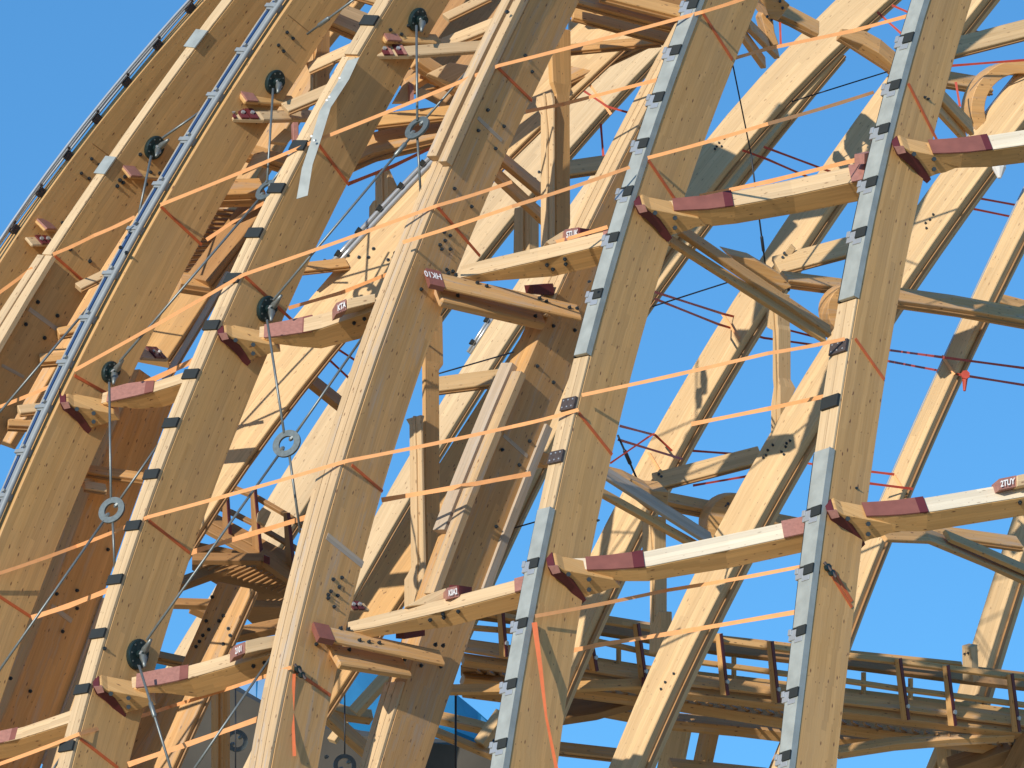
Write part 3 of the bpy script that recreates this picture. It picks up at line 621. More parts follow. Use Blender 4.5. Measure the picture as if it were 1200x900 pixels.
# ------------------------------------------------------------------ inner struts, node blocks and posts
def LN(y): return LEAN*(450-y)/900.0   # the whole shell leans back with height
def beamT(label, x0, y0, d0, x1, y1, d1, wl, wr, mat=FAR, th=42, group=None, name='cross_beam', cat='beam', joint=True, pts=None):
    """a cross beam: timber plus a thin batten along its shaded side"""
    p = pts or [(x0, y0, d0), (x1, y1, d1)]
    key = 'x' if abs(p[-1][0]-p[0][0]) >= abs(p[-1][1]-p[0][1]) else 'y'
    ln = (lambda y: 0.0) if group == 'raking braces under the gallery' or p[0][1] > 690 else LN
    sw = bar([(a[0], a[1], a[2]+ln(a[1]), (a[3] if len(a) > 3 else wl), (a[4] if len(a) > 4 else wr)) for a in p], th, key, 2)
    t = thing(name, label, cat, sw.M[0], group)
    member('timber', None, None, sw, mat, parent=t, bev=0.01)
    if joint:
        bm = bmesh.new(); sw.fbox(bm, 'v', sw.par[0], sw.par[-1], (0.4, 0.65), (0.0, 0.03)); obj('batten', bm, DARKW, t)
    return sw, t
GS = 'paired inner struts running to the node blocks'
def strut(label, pts, wl, wr, mat=WOOD, th=60): return beamT(label, 0, 0, 0, 0, 0, 0, wl, wr, mat, th, GS, 'inner_strut', 'strut', False, pts)
# upper node (905, 325)
strut('upper strut of the pair reaching the node between the metal-strip ribs, high one', [(798, 272, 59.7), (975, 393, 61.9)], 9, 6, WORN)
strut('lower strut of the pair reaching the node between the metal-strip ribs, high one', [(786, 284, 59.6), (969, 400, 61.8)], 8, 5, WOOD)
strut('upper strut of the pair reaching the node between the metal-strip ribs, low one', [(700, 553, 59.8), (838, 641, 61.9)], 12, 4, GREYW)
strut('lower strut of the pair reaching the node between the metal-strip ribs, low one', [(700, 576, 59.8), (822, 644, 61.8)], 7, 5, WOOD)
strut('upper strut of the pair beside the round arch at upper right', [(1095, 108, 60.5), (1142, 158, 62.5)], 10, 5, WOOD)
strut('lower strut of the pair beside the round arch at upper right', [(1092, 122, 60.5), (1134, 167, 62.5)], 8, 5, WOOD)
strut('short upper strut beside the broad pale rib at the top edge', [(880, 34, 63.5), (914, 68, 65.5)], 8, 6, WORN)
strut('short lower strut beside the broad pale rib at the top edge', [(872, 44, 63.5), (898, 80, 65.5)], 7, 6, WORN)
strut('long lower strut at the lower right, running down to the corner rib', [(1040, 632, 60.6), (1092, 634, 61.2), (1160, 662, 62.6), (1230, 694, 64)], 14, 5, WORN)
strut('middle strut with rounded tip at the lower right', [(1115, 632, 61.6), (1160, 651, 62.4), (1230, 682, 64)], 8, 5, WOOD)
strut('dark strut crossing in front of the sky left of the weathered rib', [(340, 430, 63.0), (362, 447, 63.4), (412, 487, 64.5)], 11, 7, DARKW)
strut('upper strut of the pair left of the tall post in the upper middle', [(585, 186, 61.5), (645, 236, 63)], 10, 6, WORN)
strut('lower strut of the pair left of the tall post in the upper middle', [(578, 204, 61.5), (640, 262, 63)], 10, 6, WORN)
# node gussets: a wood block with bolted plates
def node(label, poly, d, gx, gy, th, mat=WORN, bl=(), name='node_block'):
    d += LN(poly[0][1])
    t = thing(name, label, 'timber block', P(*poly[0], d), 'node blocks where struts meet')
    obj('timber', prism(poly, d, gx, min(gy, .004), th), mat, t, bev=0.012)
    if bl:
        bm = bmesh.new()
        for x, y in bl: disc(bm, P(x, y, d+gx*(x-poly[0][0])+gy*(y-poly[0][1])-.02), Vector((0, -1, 0)), 0.024, 0.04, 6)
        obj('bolt_heads', bm, BOLT, t, kind='stuff')
    return t
node('node block with bolts where the high strut pair meets the sunlit rib', [(855, 298), (888, 306), (915, 322), (928, 336), (916, 342), (898, 330), (872, 316)], 60.7, 0.004, 0.01, 0.5, WORN, [(918, 330), (924, 340)])
node('bolted pale gusset above the high node', [(903, 316), (914, 320), (933, 291), (927, 285)], 66.2, 0.002, 0, 0.05, FAR, [(912, 308), (917, 302), (919, 297), (922, 306), (914, 313)])
node('node block where the low strut pair meets the sunlit rib', [(716, 556), (740, 562), (766, 575), (784, 576), (782, 604), (760, 598), (735, 578)], 60.6, 0.004, 0.01, 0.5, WORN)
node('bolted pale gusset above the low node', [(758, 570), (768, 576), (780, 556), (774, 549)], 66.15, 0.002, 0, 0.05, FAR, [(770, 563), (772, 556), (766, 568), (775, 559)])
node('dark node cluster behind the top end of the centre rib', [(885, -6), (912, -6), (926, 6), (912, 24), (903, 22), (897, 8)], 64.0, 0.004, 0.006, 0.7, WORN, [(914, 2), (917, 10), (899, 20), (904, 24)])
node('curved brown haunch hanging behind the centre rib top', [(896, 10), (906, 22), (908, 38), (913, 52), (905, 54), (899, 44), (895, 30), (892, 18)], 64.6, 0.004, 0.0, 0.3, WORN)
node('tan block at the foot of the inner rib beside the centre rib', [(628, 540), (634, 528), (648, 533), (644, 549)], 63.0, 0.01, 0, 0.5, WORN)
# cross beams between far nodes
GBm = 'level cross beams between the crossing ribs'
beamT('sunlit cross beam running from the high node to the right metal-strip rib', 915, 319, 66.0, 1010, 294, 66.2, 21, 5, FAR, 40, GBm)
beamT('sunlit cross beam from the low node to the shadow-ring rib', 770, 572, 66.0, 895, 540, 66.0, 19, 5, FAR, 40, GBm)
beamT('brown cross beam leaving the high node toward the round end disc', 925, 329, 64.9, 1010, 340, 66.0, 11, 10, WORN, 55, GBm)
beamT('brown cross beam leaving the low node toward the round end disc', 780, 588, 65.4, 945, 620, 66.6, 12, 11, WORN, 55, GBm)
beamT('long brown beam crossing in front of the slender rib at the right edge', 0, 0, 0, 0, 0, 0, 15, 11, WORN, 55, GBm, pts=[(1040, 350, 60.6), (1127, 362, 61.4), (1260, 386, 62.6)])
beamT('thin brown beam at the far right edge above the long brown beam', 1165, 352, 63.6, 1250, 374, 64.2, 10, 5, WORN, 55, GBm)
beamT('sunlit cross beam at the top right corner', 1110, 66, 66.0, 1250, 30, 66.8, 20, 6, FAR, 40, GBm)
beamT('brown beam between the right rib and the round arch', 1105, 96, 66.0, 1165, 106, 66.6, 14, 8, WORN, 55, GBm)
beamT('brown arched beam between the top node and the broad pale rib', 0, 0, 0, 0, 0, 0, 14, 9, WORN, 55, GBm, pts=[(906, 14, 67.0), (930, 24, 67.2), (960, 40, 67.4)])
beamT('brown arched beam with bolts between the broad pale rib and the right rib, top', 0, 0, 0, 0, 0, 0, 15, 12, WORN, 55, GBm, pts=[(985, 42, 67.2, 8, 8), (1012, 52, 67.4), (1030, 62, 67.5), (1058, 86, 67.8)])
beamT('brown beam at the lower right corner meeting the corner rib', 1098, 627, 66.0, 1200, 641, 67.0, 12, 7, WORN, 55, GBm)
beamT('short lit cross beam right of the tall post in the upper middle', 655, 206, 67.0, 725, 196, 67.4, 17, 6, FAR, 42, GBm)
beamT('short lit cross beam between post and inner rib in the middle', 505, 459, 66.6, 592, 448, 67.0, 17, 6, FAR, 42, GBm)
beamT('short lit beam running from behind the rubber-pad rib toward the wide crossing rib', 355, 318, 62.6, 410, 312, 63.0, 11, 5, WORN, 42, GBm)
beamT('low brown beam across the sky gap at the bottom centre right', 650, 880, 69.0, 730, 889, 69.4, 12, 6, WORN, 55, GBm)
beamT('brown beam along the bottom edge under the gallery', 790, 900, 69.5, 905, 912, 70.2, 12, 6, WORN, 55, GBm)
# round barrel ends
def barrel(label, cx, cy, d, r, a0, a1, inner=0.0, mat=WORN, sq=1.0):
    d += LN(cy)
    n = 14; out = [(cx+r*sq*math.cos(math.radians(a0+(a1-a0)*i/n)), cy-r*math.sin(math.radians(a0+(a1-a0)*i/n))) for i in range(n+1)]
    if inner > 0: out += [(cx+inner*sq*math.cos(math.radians(a1+(a0-a1)*i/n)), cy-inner*math.sin(math.radians(a1+(a0-a1)*i/n))) for i in range(n+1)]
    t = thing('round_end_disc', label, 'timber block', P(cx, cy, d), 'round laminated end blocks')
    obj('timber', prism(out, d, 0.004, 0.0, 0.45), mat, t, bev=0.01)
    bm = bmesh.new(); rr = (r+inner)/2 if inner else r*.72
    for a in (a0+(a1-a0)*.25, a0+(a1-a0)*.3, a0+(a1-a0)*.62, a0+(a1-a0)*.67):
        disc(bm, P(cx+rr*sq*math.cos(math.radians(a)), cy-rr*math.sin(math.radians(a)), d-.05), Vector((0, -1, 0)), 0.026, 0.05, 6)
    obj('bolt_heads', bm, BOLT, t, kind='stuff')
    rim = [(cx+(r+1.6)*sq*math.cos(math.radians(a0+(a1-a0)*i/n)), cy-(r+1.6)*math.sin(math.radians(a0+(a1-a0)*i/n))) for i in range(4, n-1)]
    rim += [(cx+(r-0.4)*sq*math.cos(math.radians(a0+(a1-a0)*i/n)), cy-(r-0.4)*math.sin(math.radians(a0+(a1-a0)*i/n))) for i in range(n-2, 3, -1)]
    obj('steel_rim', prism(rim, d+.08, 0.004, 0, 0.3), PIPE, t)
barrel('round laminated block half hidden behind the right metal-strip rib', 1001, 363, 65.2, 31, 80, 250)
barrel('round laminated block behind the shadow-ring rib, above the lower purlin', 865, 614, 65.6, 36, 75, 245)
barrel('open round laminated arch with bolts at the upper right', 1196, 128, 64.6, 58, 80, 215, 42)
# posts
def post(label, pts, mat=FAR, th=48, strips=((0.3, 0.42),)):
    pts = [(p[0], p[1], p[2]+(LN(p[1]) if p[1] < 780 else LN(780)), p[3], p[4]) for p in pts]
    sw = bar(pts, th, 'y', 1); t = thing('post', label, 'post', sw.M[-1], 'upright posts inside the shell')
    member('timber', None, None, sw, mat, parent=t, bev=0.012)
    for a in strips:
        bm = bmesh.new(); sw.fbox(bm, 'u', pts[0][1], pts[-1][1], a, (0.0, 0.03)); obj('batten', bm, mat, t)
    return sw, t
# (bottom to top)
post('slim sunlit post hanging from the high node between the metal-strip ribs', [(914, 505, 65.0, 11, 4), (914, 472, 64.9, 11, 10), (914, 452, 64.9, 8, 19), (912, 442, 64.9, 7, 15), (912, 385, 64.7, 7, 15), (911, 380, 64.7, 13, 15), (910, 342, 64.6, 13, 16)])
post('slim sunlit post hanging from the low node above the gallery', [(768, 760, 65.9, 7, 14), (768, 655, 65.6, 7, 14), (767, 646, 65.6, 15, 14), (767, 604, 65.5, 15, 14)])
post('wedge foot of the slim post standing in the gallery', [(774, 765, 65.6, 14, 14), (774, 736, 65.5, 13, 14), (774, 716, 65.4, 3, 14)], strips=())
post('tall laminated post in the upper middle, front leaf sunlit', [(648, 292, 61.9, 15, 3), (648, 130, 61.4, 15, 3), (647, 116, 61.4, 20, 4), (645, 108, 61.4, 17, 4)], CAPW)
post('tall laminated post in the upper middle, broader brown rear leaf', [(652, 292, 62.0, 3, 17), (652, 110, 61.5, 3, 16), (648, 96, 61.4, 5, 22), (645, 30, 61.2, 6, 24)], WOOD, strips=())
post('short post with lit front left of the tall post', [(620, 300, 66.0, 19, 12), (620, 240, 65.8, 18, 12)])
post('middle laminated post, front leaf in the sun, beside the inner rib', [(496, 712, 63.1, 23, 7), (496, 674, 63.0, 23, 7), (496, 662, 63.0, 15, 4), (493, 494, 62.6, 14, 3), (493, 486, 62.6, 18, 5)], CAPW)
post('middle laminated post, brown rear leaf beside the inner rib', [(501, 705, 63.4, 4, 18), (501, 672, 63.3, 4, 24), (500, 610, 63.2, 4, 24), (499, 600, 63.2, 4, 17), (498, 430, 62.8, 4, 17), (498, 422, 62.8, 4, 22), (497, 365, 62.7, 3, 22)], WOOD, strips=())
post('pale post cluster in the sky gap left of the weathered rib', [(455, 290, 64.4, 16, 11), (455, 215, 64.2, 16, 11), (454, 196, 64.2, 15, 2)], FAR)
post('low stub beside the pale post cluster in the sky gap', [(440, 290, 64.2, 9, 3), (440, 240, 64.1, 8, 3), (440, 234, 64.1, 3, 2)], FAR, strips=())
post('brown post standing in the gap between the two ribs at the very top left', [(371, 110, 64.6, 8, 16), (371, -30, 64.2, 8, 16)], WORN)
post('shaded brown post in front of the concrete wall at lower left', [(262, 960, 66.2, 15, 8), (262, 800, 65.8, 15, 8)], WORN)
# ------------------------------------------------------------------ upper clutter between ribs
GU = 'secondary timbers between the left ribs'
U = lambda label, *a, **k: beamT(label, *a, group=GU, name='secondary_timber', cat='timber', **k)
U('lit diagonal timber at the top between the pipe-rail rib and rubber-pad rib, upper', 380, 10, 62.6, 446, 36, 63.4, 14, 5, CAPW, 45)
U('lit diagonal timber at the top between the pipe-rail rib and rubber-pad rib, lower', 380, 22, 62.0, 436, 46, 62.8, 13, 11, CAPW, 45)
U('pale timber corner at the top edge between two left ribs', 388, -12, 64.5, 450, 6, 64.8, 16, 5, FAR, 45)
U('thin lit purlin between the two left ribs near the top', 362, 84, 61.8, 424, 56, 61.6, 11, 5, CAPW, 48)
U('lit purlin disappearing behind the peeling metal strip', 338, 130, 61.4, 400, 104, 61.6, 12, 6, CAPW, 48)
U('lit rafter rising to the weathered rib at the top', 505, 62, 61.2, 600, 24, 61.0, 12, 8, CAPW, 48)
U('short lit timber at the very top beside the rubber-pad rib', 526, 22, 62.6, 575, -2, 62.8, 9, 5, CAPW, 48)
bk = rib([(-60, 520, 675, 690), (0, 465, 625, 640), (60, 415, 575, 590), (110, 385, 530, 545)], 64.0, 35, -80, 120, deg=1, top=None, foot=None)
t = thing('crossing_rib', 'brown shaded crossing rib filling the gap above the top anchor plate', 'rib', bk.M[0], GB); member('timber', None, None, bk, DARKW, parent=t)
bk2 = rib([(-60, 430, 470, 480), (0, 386, 420, 432), (40, 352, 390, 400)], 65.5, 35, -80, 56, deg=1, top=None, foot=None)
t = thing('crossing_rib', 'short pale crossing rib piece at the top left gap', 'rib', bk2.M[0], GB); member('timber', None, None, bk2, WOOD, parent=t)
bk3 = rib([(-20, 380, 442, 455), (60, 318, 385, 398), (200, 228, 305, 318), (330, 160, 230, 243)], 66.6, 35, 62, 345, deg=1, top=None, foot=None)
t = thing('crossing_rib', 'brown crossing rib behind the slats in the gap left of the rubber-pad rib', 'rib', bk3.M[0], GB); member('timber', None, None, bk3, WORN, parent=t)
bk4 = rib([(290, 85, 150, 160), (400, 15, 82, 92), (500, -45, 25, 35)], 64.6, 35, 250, 520, deg=1, top=None, foot=None)
t = thing('crossing_rib', 'brown crossing rib glimpsed between the two leftmost front ribs and the pipe rails', 'rib', bk4.M[0], GB); member('timber', None, None, bk4, WORN, parent=t)
for lab, a in (('lit short timber in the far left gap, topmost', (95, 338, 62.6, 128, 322, 62.8, 9, 5, CAPW)), ('brown timber in the far left gap, second from top', (70, 392, 62.8, 112, 384, 63.0, 9, 7, WORN)), ('brown timber in the far left gap, third from top', (48, 424, 62.8, 96, 420, 63.0, 10, 8, WORN)), ('lit short timber in the far left gap, fourth from top', (24, 484, 62.8, 62, 480, 63.0, 10, 5, CAPW)), ('brown timber in the far left gap, lowest', (10, 498, 62.8, 52, 500, 63.0, 8, 8, WORN)),
               ('lit end of a timber beside the pipe-rail rib near the lower left bracket', (100, 572, 62.0, 126, 576, 62.2, 9, 5, CAPW)), ('brown beam crossing behind the left ring', (95, 552, 62.2, 168, 562, 62.4, 9, 8, WORN))):
    U(lab, *a)
def plate(label, poly, d, mat=CAPW, gx=0.004, gy=-0.004, th=0.12, name='gusset_board', edge=None):
    d += LN(poly[0][1]) if poly[0][1] < 450 else 0
    t = thing(name, label, 'timber board', P(*poly[0], d), 'gusset boards catching the sun'); obj('board', prism(poly, d, gx, gy, th), mat, t, bev=0.008)
    if edge: obj('film_edge', prism(edge, d-.02, gx, gy, th), PINK, t)
plate('sunlit four-sided gusset board below the top twin-banded end', [(501, 86), (528, 73), (552, 77), (530, 98)], 61.9)
plate('sunlit pointed gusset board with pink edge near the top anchor', [(461, 119), (472, 100), (479, 95), (485, 99), (485, 119)], 61.2, edge=[(480, 97), (485, 99), (485, 119), (481, 119)])
plate('small sunlit gusset chip right of the top vertical rod', [(489, 106), (494, 103), (506, 107), (490, 115)], 61.6)
plate('sunlit triangular gusset board behind the second vertical rod', [(298, 180), (309, 177), (320, 187), (285, 203)], 62.0)
plate('sunlit small gusset below the second twin-banded end', [(317, 166), (334, 150), (346, 158), (336, 168)], 62.0)
plate('pink-edged upright board end below the second anchor', [(343, 143), (350, 143), (350, 166), (344, 168)], 61.6, PINK)
plate('sunlit triangle of board behind the tall post top', [(668, 22), (688, 27), (668, 34)], 66.5)
GD = 'brown boards under the slatted decks'
D_ = lambda label, *a, **k: beamT(label, *a, group=GD, name='deck_beam', cat='beam', **k)
D_('curved brown deck bearer left of the weathered rib, upper', 0, 0, 0, 0, 0, 0, 12, 10, WORN, 50, pts=[(478, 105, 62.6), (505, 88, 62.8), (570, 112, 63.2)])
D_('brown deck bearer joining at the bolted joint left of the weathered rib', 430, 148, 62.8, 570, 132, 63.2, 14, 6, WOOD, 50)
D_('thick brown curb beam below the slats, right of the rubber-pad rib', 0, 0, 0, 0, 0, 0, 24, 12, WORN, 50, pts=[(405, 194, 62.9), (440, 178, 63.0), (560, 150, 63.4)])
D_('brown arm running to the bolts below the sunlit gusset', 490, 72, 62.3, 545, 108, 62.9, 12, 12, WORN, 50)
D_('brown block beam behind the ring in the left gap', 255, 228, 62.7, 312, 226, 63.0, 18, 16, WORN, 50)
D_('brown sloping curb beside the slats in the left gap', 245, 330, 63.0, 312, 240, 63.4, 26, 14, DARKW, 40)
D_('brown horizontal timber with bolts crossing the left gap', 212, 332, 63.0, 278, 342, 63.3, 14, 12, WORN, 50)
D_('brown slanted arm above the slats in the left gap', 268, 172, 62.5, 345, 196, 62.9, 12, 12, WORN, 50)
def slats(label, p0, p1, q0, q1, d, n, mat=DARKW):
    """rows of slats from edge p0-p1 to edge q0-q1"""
    d += LN(p0[1])
    t = thing('slatted_deck', label, 'deck', P(*p0, d), 'slatted deck soffits'); me = None
    for i in range(n):
        f = i/(n-1); a = (p0[0]+(p1[0]-p0[0])*f, p0[1]+(p1[1]-p0[1])*f); b = (q0[0]+(q1[0]-q0[0])*f, q0[1]+(q1[1]-q0[1])*f)
        w_ = abs(p1[1]-p0[1])/n*0.42
        sw = bar([(a[0], a[1], d+f*.1, w_, w_*.6), (b[0], b[1], d+.6+f*.1, w_, w_*.6)], 50, 'x')
        member('slat', None, None, sw, mat, parent=t, bev=0)
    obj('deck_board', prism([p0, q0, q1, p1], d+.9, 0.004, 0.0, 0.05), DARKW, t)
slats('slatted soffit seen in the gap left of the rubber-pad rib', (250, 246), (212, 318), (306, 250), (262, 310), 63.3, 14)
slats('slatted soffit right of the rubber-pad rib below the twin-banded end', (455, 138), (430, 172), (520, 134), (490, 160), 63.4, 8)
# striped face of sunlit board in the left gap
D_('sunlit striped timber face behind the pipe-rail rib', 196, 420, 63.6, 275, 300, 64.4, 52, 10, WOOD, 35)
D_('dark steel-grey edged board leaning beside the rubber-pad rib', 196, 446, 62.4, 272, 318, 62.9, 7, 3, GREYW, 45)
# deck clutter top middle
for i, (a, m) in enumerate(((((672, 20, 64.6), (800, 54, 65.2), 13, 6), WOOD), (((672, 2, 64.2), (800, 36, 64.8), 10, 7), WORN), (((705, -4, 64.0), (800, 20, 64.5), 13, 8), WOOD), (((668, 60, 65.5), (775, 50, 65.8), 9, 6), WORN), (((660, 98, 66.4), (762, 50, 66.8), 20, 6), WORN), (((660, 70, 66.8), (760, 30, 67.0), 9, 12), DARKW))):
    p, q, wl, wr = a; p = (p[0], p[1], p[2]-3.7); q = (q[0], q[1], q[2]-3.7)
    D_(['brown bearer', 'dark bearer', 'lit-edged bearer', 'shallow curved bearer', 'thick sloping bearer', 'hindmost dark bearer'][i]+' of the deck at the top, left of the centre rib', *p, *q, wl, wr, m, 50)
plate('dark deck boarding between bearers at the top centre', [(672, -20), (810, -20), (805, 44), (672, 14)], 62.4, DARKW, 0.002, 0, 0.1, 'deck_boarding')
# ------------------------------------------------------------------ right hand gallery
gal = thing('gallery', 'timber gallery walkway with post-and-rail balustrade at the lower right', 'walkway', P(900, 820, 68))
gd = lambda x: 66.6+(x-560)*0.0052
def gline(name, pts, wl, wr, mat, th=50, off=0.0, bev=0.008):
    sw = bar([(x, y, gd(x)+off, wl, wr) for x, y in pts], th, 'x', 2); return member(name, None, None, sw, mat, parent=gal, bev=bev), sw
gline('far_rail_board', [(540, 720), (682, 737), (762, 750), (845, 764), (925, 773), (1000, 781), (1128, 797), (1240, 810)], 18, 5, DARKW, 50, 1.4)
gline('handrail', [(540, 712), (682, 720), (762, 733), (845, 748), (925, 757), (1000, 766), (1128, 779)], 4, 5, WORN, 40, 1.2)
gline('top_rail', [(540, 715), (610, 727), (682, 725), (762, 738), (845, 752), (925, 763), (992, 770), (1054, 777), (1108, 784), (1184, 794), (1240, 800)], 6, 3, WOOD, 45, 0)
gline('mid_rail', [(545, 736), (677, 747), (760, 766), (820, 777), (923, 791), (992, 799), (1052, 808), (1115, 816), (1183, 825), (1240, 832)], 5, 3, WOOD, 45, 0.05)
gline('toe_board', [(545, 762), (675, 783), (757, 797), (807, 802), (920, 815), (992, 824), (1054, 831), (1110, 838), (1186, 848), (1240, 854)], 13, 3, WORN, 45, 0.1)
gline('edge_beam', [(545, 774), (670, 792), (750, 806), (807, 813), (920, 826), (992, 835), (1054, 842), (1110, 849), (1186, 858), (1240, 864)], 9, 8, WORN, 45, 0.15)
gline('far_toe_board', [(545, 758), (675, 776), (757, 789), (807, 795), (920, 808), (992, 816), (1240, 846)], 10, 4, WOOD, 45, 1.3)
gline('bearer', [(545, 795), (670, 806), (793, 822), (918, 842), (992, 850), (1186, 876)], 7, 12, WORN, 60, 0.7)
gline('bearer', [(545, 806), (670, 822), (793, 845), (870, 852), (984, 866), (1060, 866), (1186, 862), (1240, 860)], 10, 12, WORN, 60, 1.6)
gline('bottom_chord', [(500, 812), (600, 810), (670, 808), (775, 803)], 10, 4, WOOD, 45, -0.1)
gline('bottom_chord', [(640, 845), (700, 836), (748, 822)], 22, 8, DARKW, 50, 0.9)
gline('bottom_chord', [(984, 882), (1050, 872), (1120, 866), (1190, 862)], 9, 8, WORN, 50, 0.2)
# soffit joists
for i in range(46):
    x = 560+i*14.2; y = 778+(x-560)*0.138
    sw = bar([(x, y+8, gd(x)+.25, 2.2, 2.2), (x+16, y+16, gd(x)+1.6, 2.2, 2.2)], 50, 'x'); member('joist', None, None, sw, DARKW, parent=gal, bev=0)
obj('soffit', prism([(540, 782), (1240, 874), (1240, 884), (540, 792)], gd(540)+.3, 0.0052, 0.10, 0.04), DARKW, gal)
def gpost(x0, y0, x1, y1):
    t = bar([(x1, y1, gd(x1)-.06, 7, 3), (x0, y0, gd(x0)-.12, 5, 3)], 40, 'y', 1); o = member('baluster_post', None, None, t, WOOD, parent=gal, bev=0.006); ORIG[o] = ORIG[gal]
    bm = bmesh.new(); t.fbox(bm, 'v', y1, y0, (0.0, 1.0), (0.0, 0.02)); obj('maroon_film_edge', bm, DRED, o)
    bm = bmesh.new(); c = t.pt('v', y1-16, 0.5, 0.02); disc(bm, c, t.nrm('v', y1), 0.04, 0.03, 6); obj('bolt', bm, PIPE, o)
for a in ((587, 713, 592, 770), (685, 715, 698, 787), (746, 731, 756, 803), (843, 743, 851, 815), (903, 752, 911, 824), (1053, 772, 1063, 844), (1109, 780, 1118, 851), (1184, 790, 1193, 858)): gpost(*a)
for x, y0, y1 in ((725, 752, 778), (860, 770, 798), (1012, 788, 816), (1067, 795, 822), (640, 738, 765), (815, 765, 792)):
    sw = bar([(x, y1, gd(x)+1.25, 3, 3), (x, y0, gd(x)+1.25, 3, 3)], 45, 'y'); member('far_baluster_post', None, None, sw, WOOD, parent=gal, bev=0)
for x0, x1, y in ((752, 757, 800), (760, 765, 800)):
    obj('film_band', prism([(x0, y-6), (x1, y-6), (x1, y+6), (x0, y+6)], gd(x0)-.22, 0, 0, .1), DRED, gal)
t = thing('bolted_stub', 'short bolted stub post rising above the gallery handrail at lower right', 'post', P(1137, 780, 69.5))
sw = bar([(1140, 800, 70.0, 12, 8), (1137, 758, 69.9, 10, 9)], 45, 'y'); member('timber', None, None, sw, CAPW, parent=t)
bolts(sw, 'u', [(1131, 766), (1135, 765)], t, .02)
# braces under the gallery
GR = 'raking braces under the gallery'
def brace(label, p, q, wl, wr, mat=WORN, th=45): return beamT(label, *p, *q, wl, wr, mat, th, GR, 'brace', 'brace', False)
brace('dark raking brace under the gallery just right of the shadow-ring rib', (818, 930, 70.5), (836, 846, 69.8), 14, 10)
brace('sunlit raking board below the gallery at bottom centre right', (790, 930, 71.2), (806, 850, 70.8), 26, 6, FAR, 35)
brace('small raking brace at the bottom edge left of the right rib foot', (905, 920, 71.5), (930, 860, 71.2), 12, 6)
brace('bracket brace in the sky gap at the bottom right, left one', (1082, 930, 71.8), (1106, 872, 71.6), 9, 6, FAR)
brace('bolted pale bracket brace at the bottom right', (1112, 915, 71.4), (1108, 872, 71.2), 12, 6, FAR)
brace('heavy dark brace under the gallery end at the bottom right corner', (1112, 903, 70.5), (1215, 868, 70.2), 16, 14, DARKW)
brace('lower dark brace under the gallery end at the bottom right corner', (1125, 912, 71.0), (1215, 885, 70.8), 10, 8, WORN)
brace('dark upright brace at the extreme bottom right corner', (1180, 930, 70.0), (1212, 868, 69.8), 20, 10, DARKW)
# ------------------------------------------------------------------ left gallery end
gl = thing('gallery', 'shaded curved gallery end with boards and posts behind the lower left ribs', 'walkway', P(300, 650, 66))  # gallery shade is put into the colour: dark brown wood throughout
def lb(name, pts, wl, wr, mat=WORN, th=50, bev=0.008):
    sw = bar([(x, y, d, wl, wr) for x, y, d in pts], th, 'x', 2); return member(name, None, None, sw, mat, parent=gl, bev=bev)
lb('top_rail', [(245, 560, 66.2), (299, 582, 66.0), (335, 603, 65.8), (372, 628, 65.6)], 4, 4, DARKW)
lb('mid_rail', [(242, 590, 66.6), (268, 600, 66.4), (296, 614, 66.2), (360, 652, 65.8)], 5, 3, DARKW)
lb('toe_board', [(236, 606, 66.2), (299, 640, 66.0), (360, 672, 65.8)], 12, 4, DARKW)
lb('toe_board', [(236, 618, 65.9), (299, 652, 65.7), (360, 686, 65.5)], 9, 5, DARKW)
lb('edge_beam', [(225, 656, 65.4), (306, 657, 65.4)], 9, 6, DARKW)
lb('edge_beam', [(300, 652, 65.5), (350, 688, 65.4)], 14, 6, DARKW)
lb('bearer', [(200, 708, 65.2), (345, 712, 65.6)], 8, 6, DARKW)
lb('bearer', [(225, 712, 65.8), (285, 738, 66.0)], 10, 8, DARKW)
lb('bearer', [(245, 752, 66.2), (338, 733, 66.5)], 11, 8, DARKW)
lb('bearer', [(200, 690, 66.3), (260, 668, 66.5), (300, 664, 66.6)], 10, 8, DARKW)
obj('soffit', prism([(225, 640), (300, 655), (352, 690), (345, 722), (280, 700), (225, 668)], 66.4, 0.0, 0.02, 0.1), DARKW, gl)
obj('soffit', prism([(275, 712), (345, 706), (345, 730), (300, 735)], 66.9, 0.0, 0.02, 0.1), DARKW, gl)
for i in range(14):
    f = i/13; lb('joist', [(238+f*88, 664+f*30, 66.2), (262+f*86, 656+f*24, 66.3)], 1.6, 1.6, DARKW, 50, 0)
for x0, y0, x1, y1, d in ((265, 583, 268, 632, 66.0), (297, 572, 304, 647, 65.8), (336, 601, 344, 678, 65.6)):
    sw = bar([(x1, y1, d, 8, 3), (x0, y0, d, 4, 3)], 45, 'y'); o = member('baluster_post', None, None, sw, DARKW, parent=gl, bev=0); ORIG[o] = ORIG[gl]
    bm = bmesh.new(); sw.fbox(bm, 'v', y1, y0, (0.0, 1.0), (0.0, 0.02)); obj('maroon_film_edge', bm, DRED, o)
obj('film_band', prism([(309, 650), (316, 653), (316, 662), (309, 659)], 65.3, 0, 0, .1), DRED, gl)
plate('sunlit bolted block on the left gallery railing', [(303, 600), (308, 594), (318, 600), (311, 616), (302, 610)], 65.7, CAPW)
plate('pale gusset with bolts in the shade under the left gallery', [(256, 700), (264, 683), (284, 693), (284, 702)], 66.8, WORN)
D_('dark brown beam low in the left sky gap above the blue sheet', 175, 768, 68.2, 222, 778, 68.4, 8, 8, DARKW, 50)
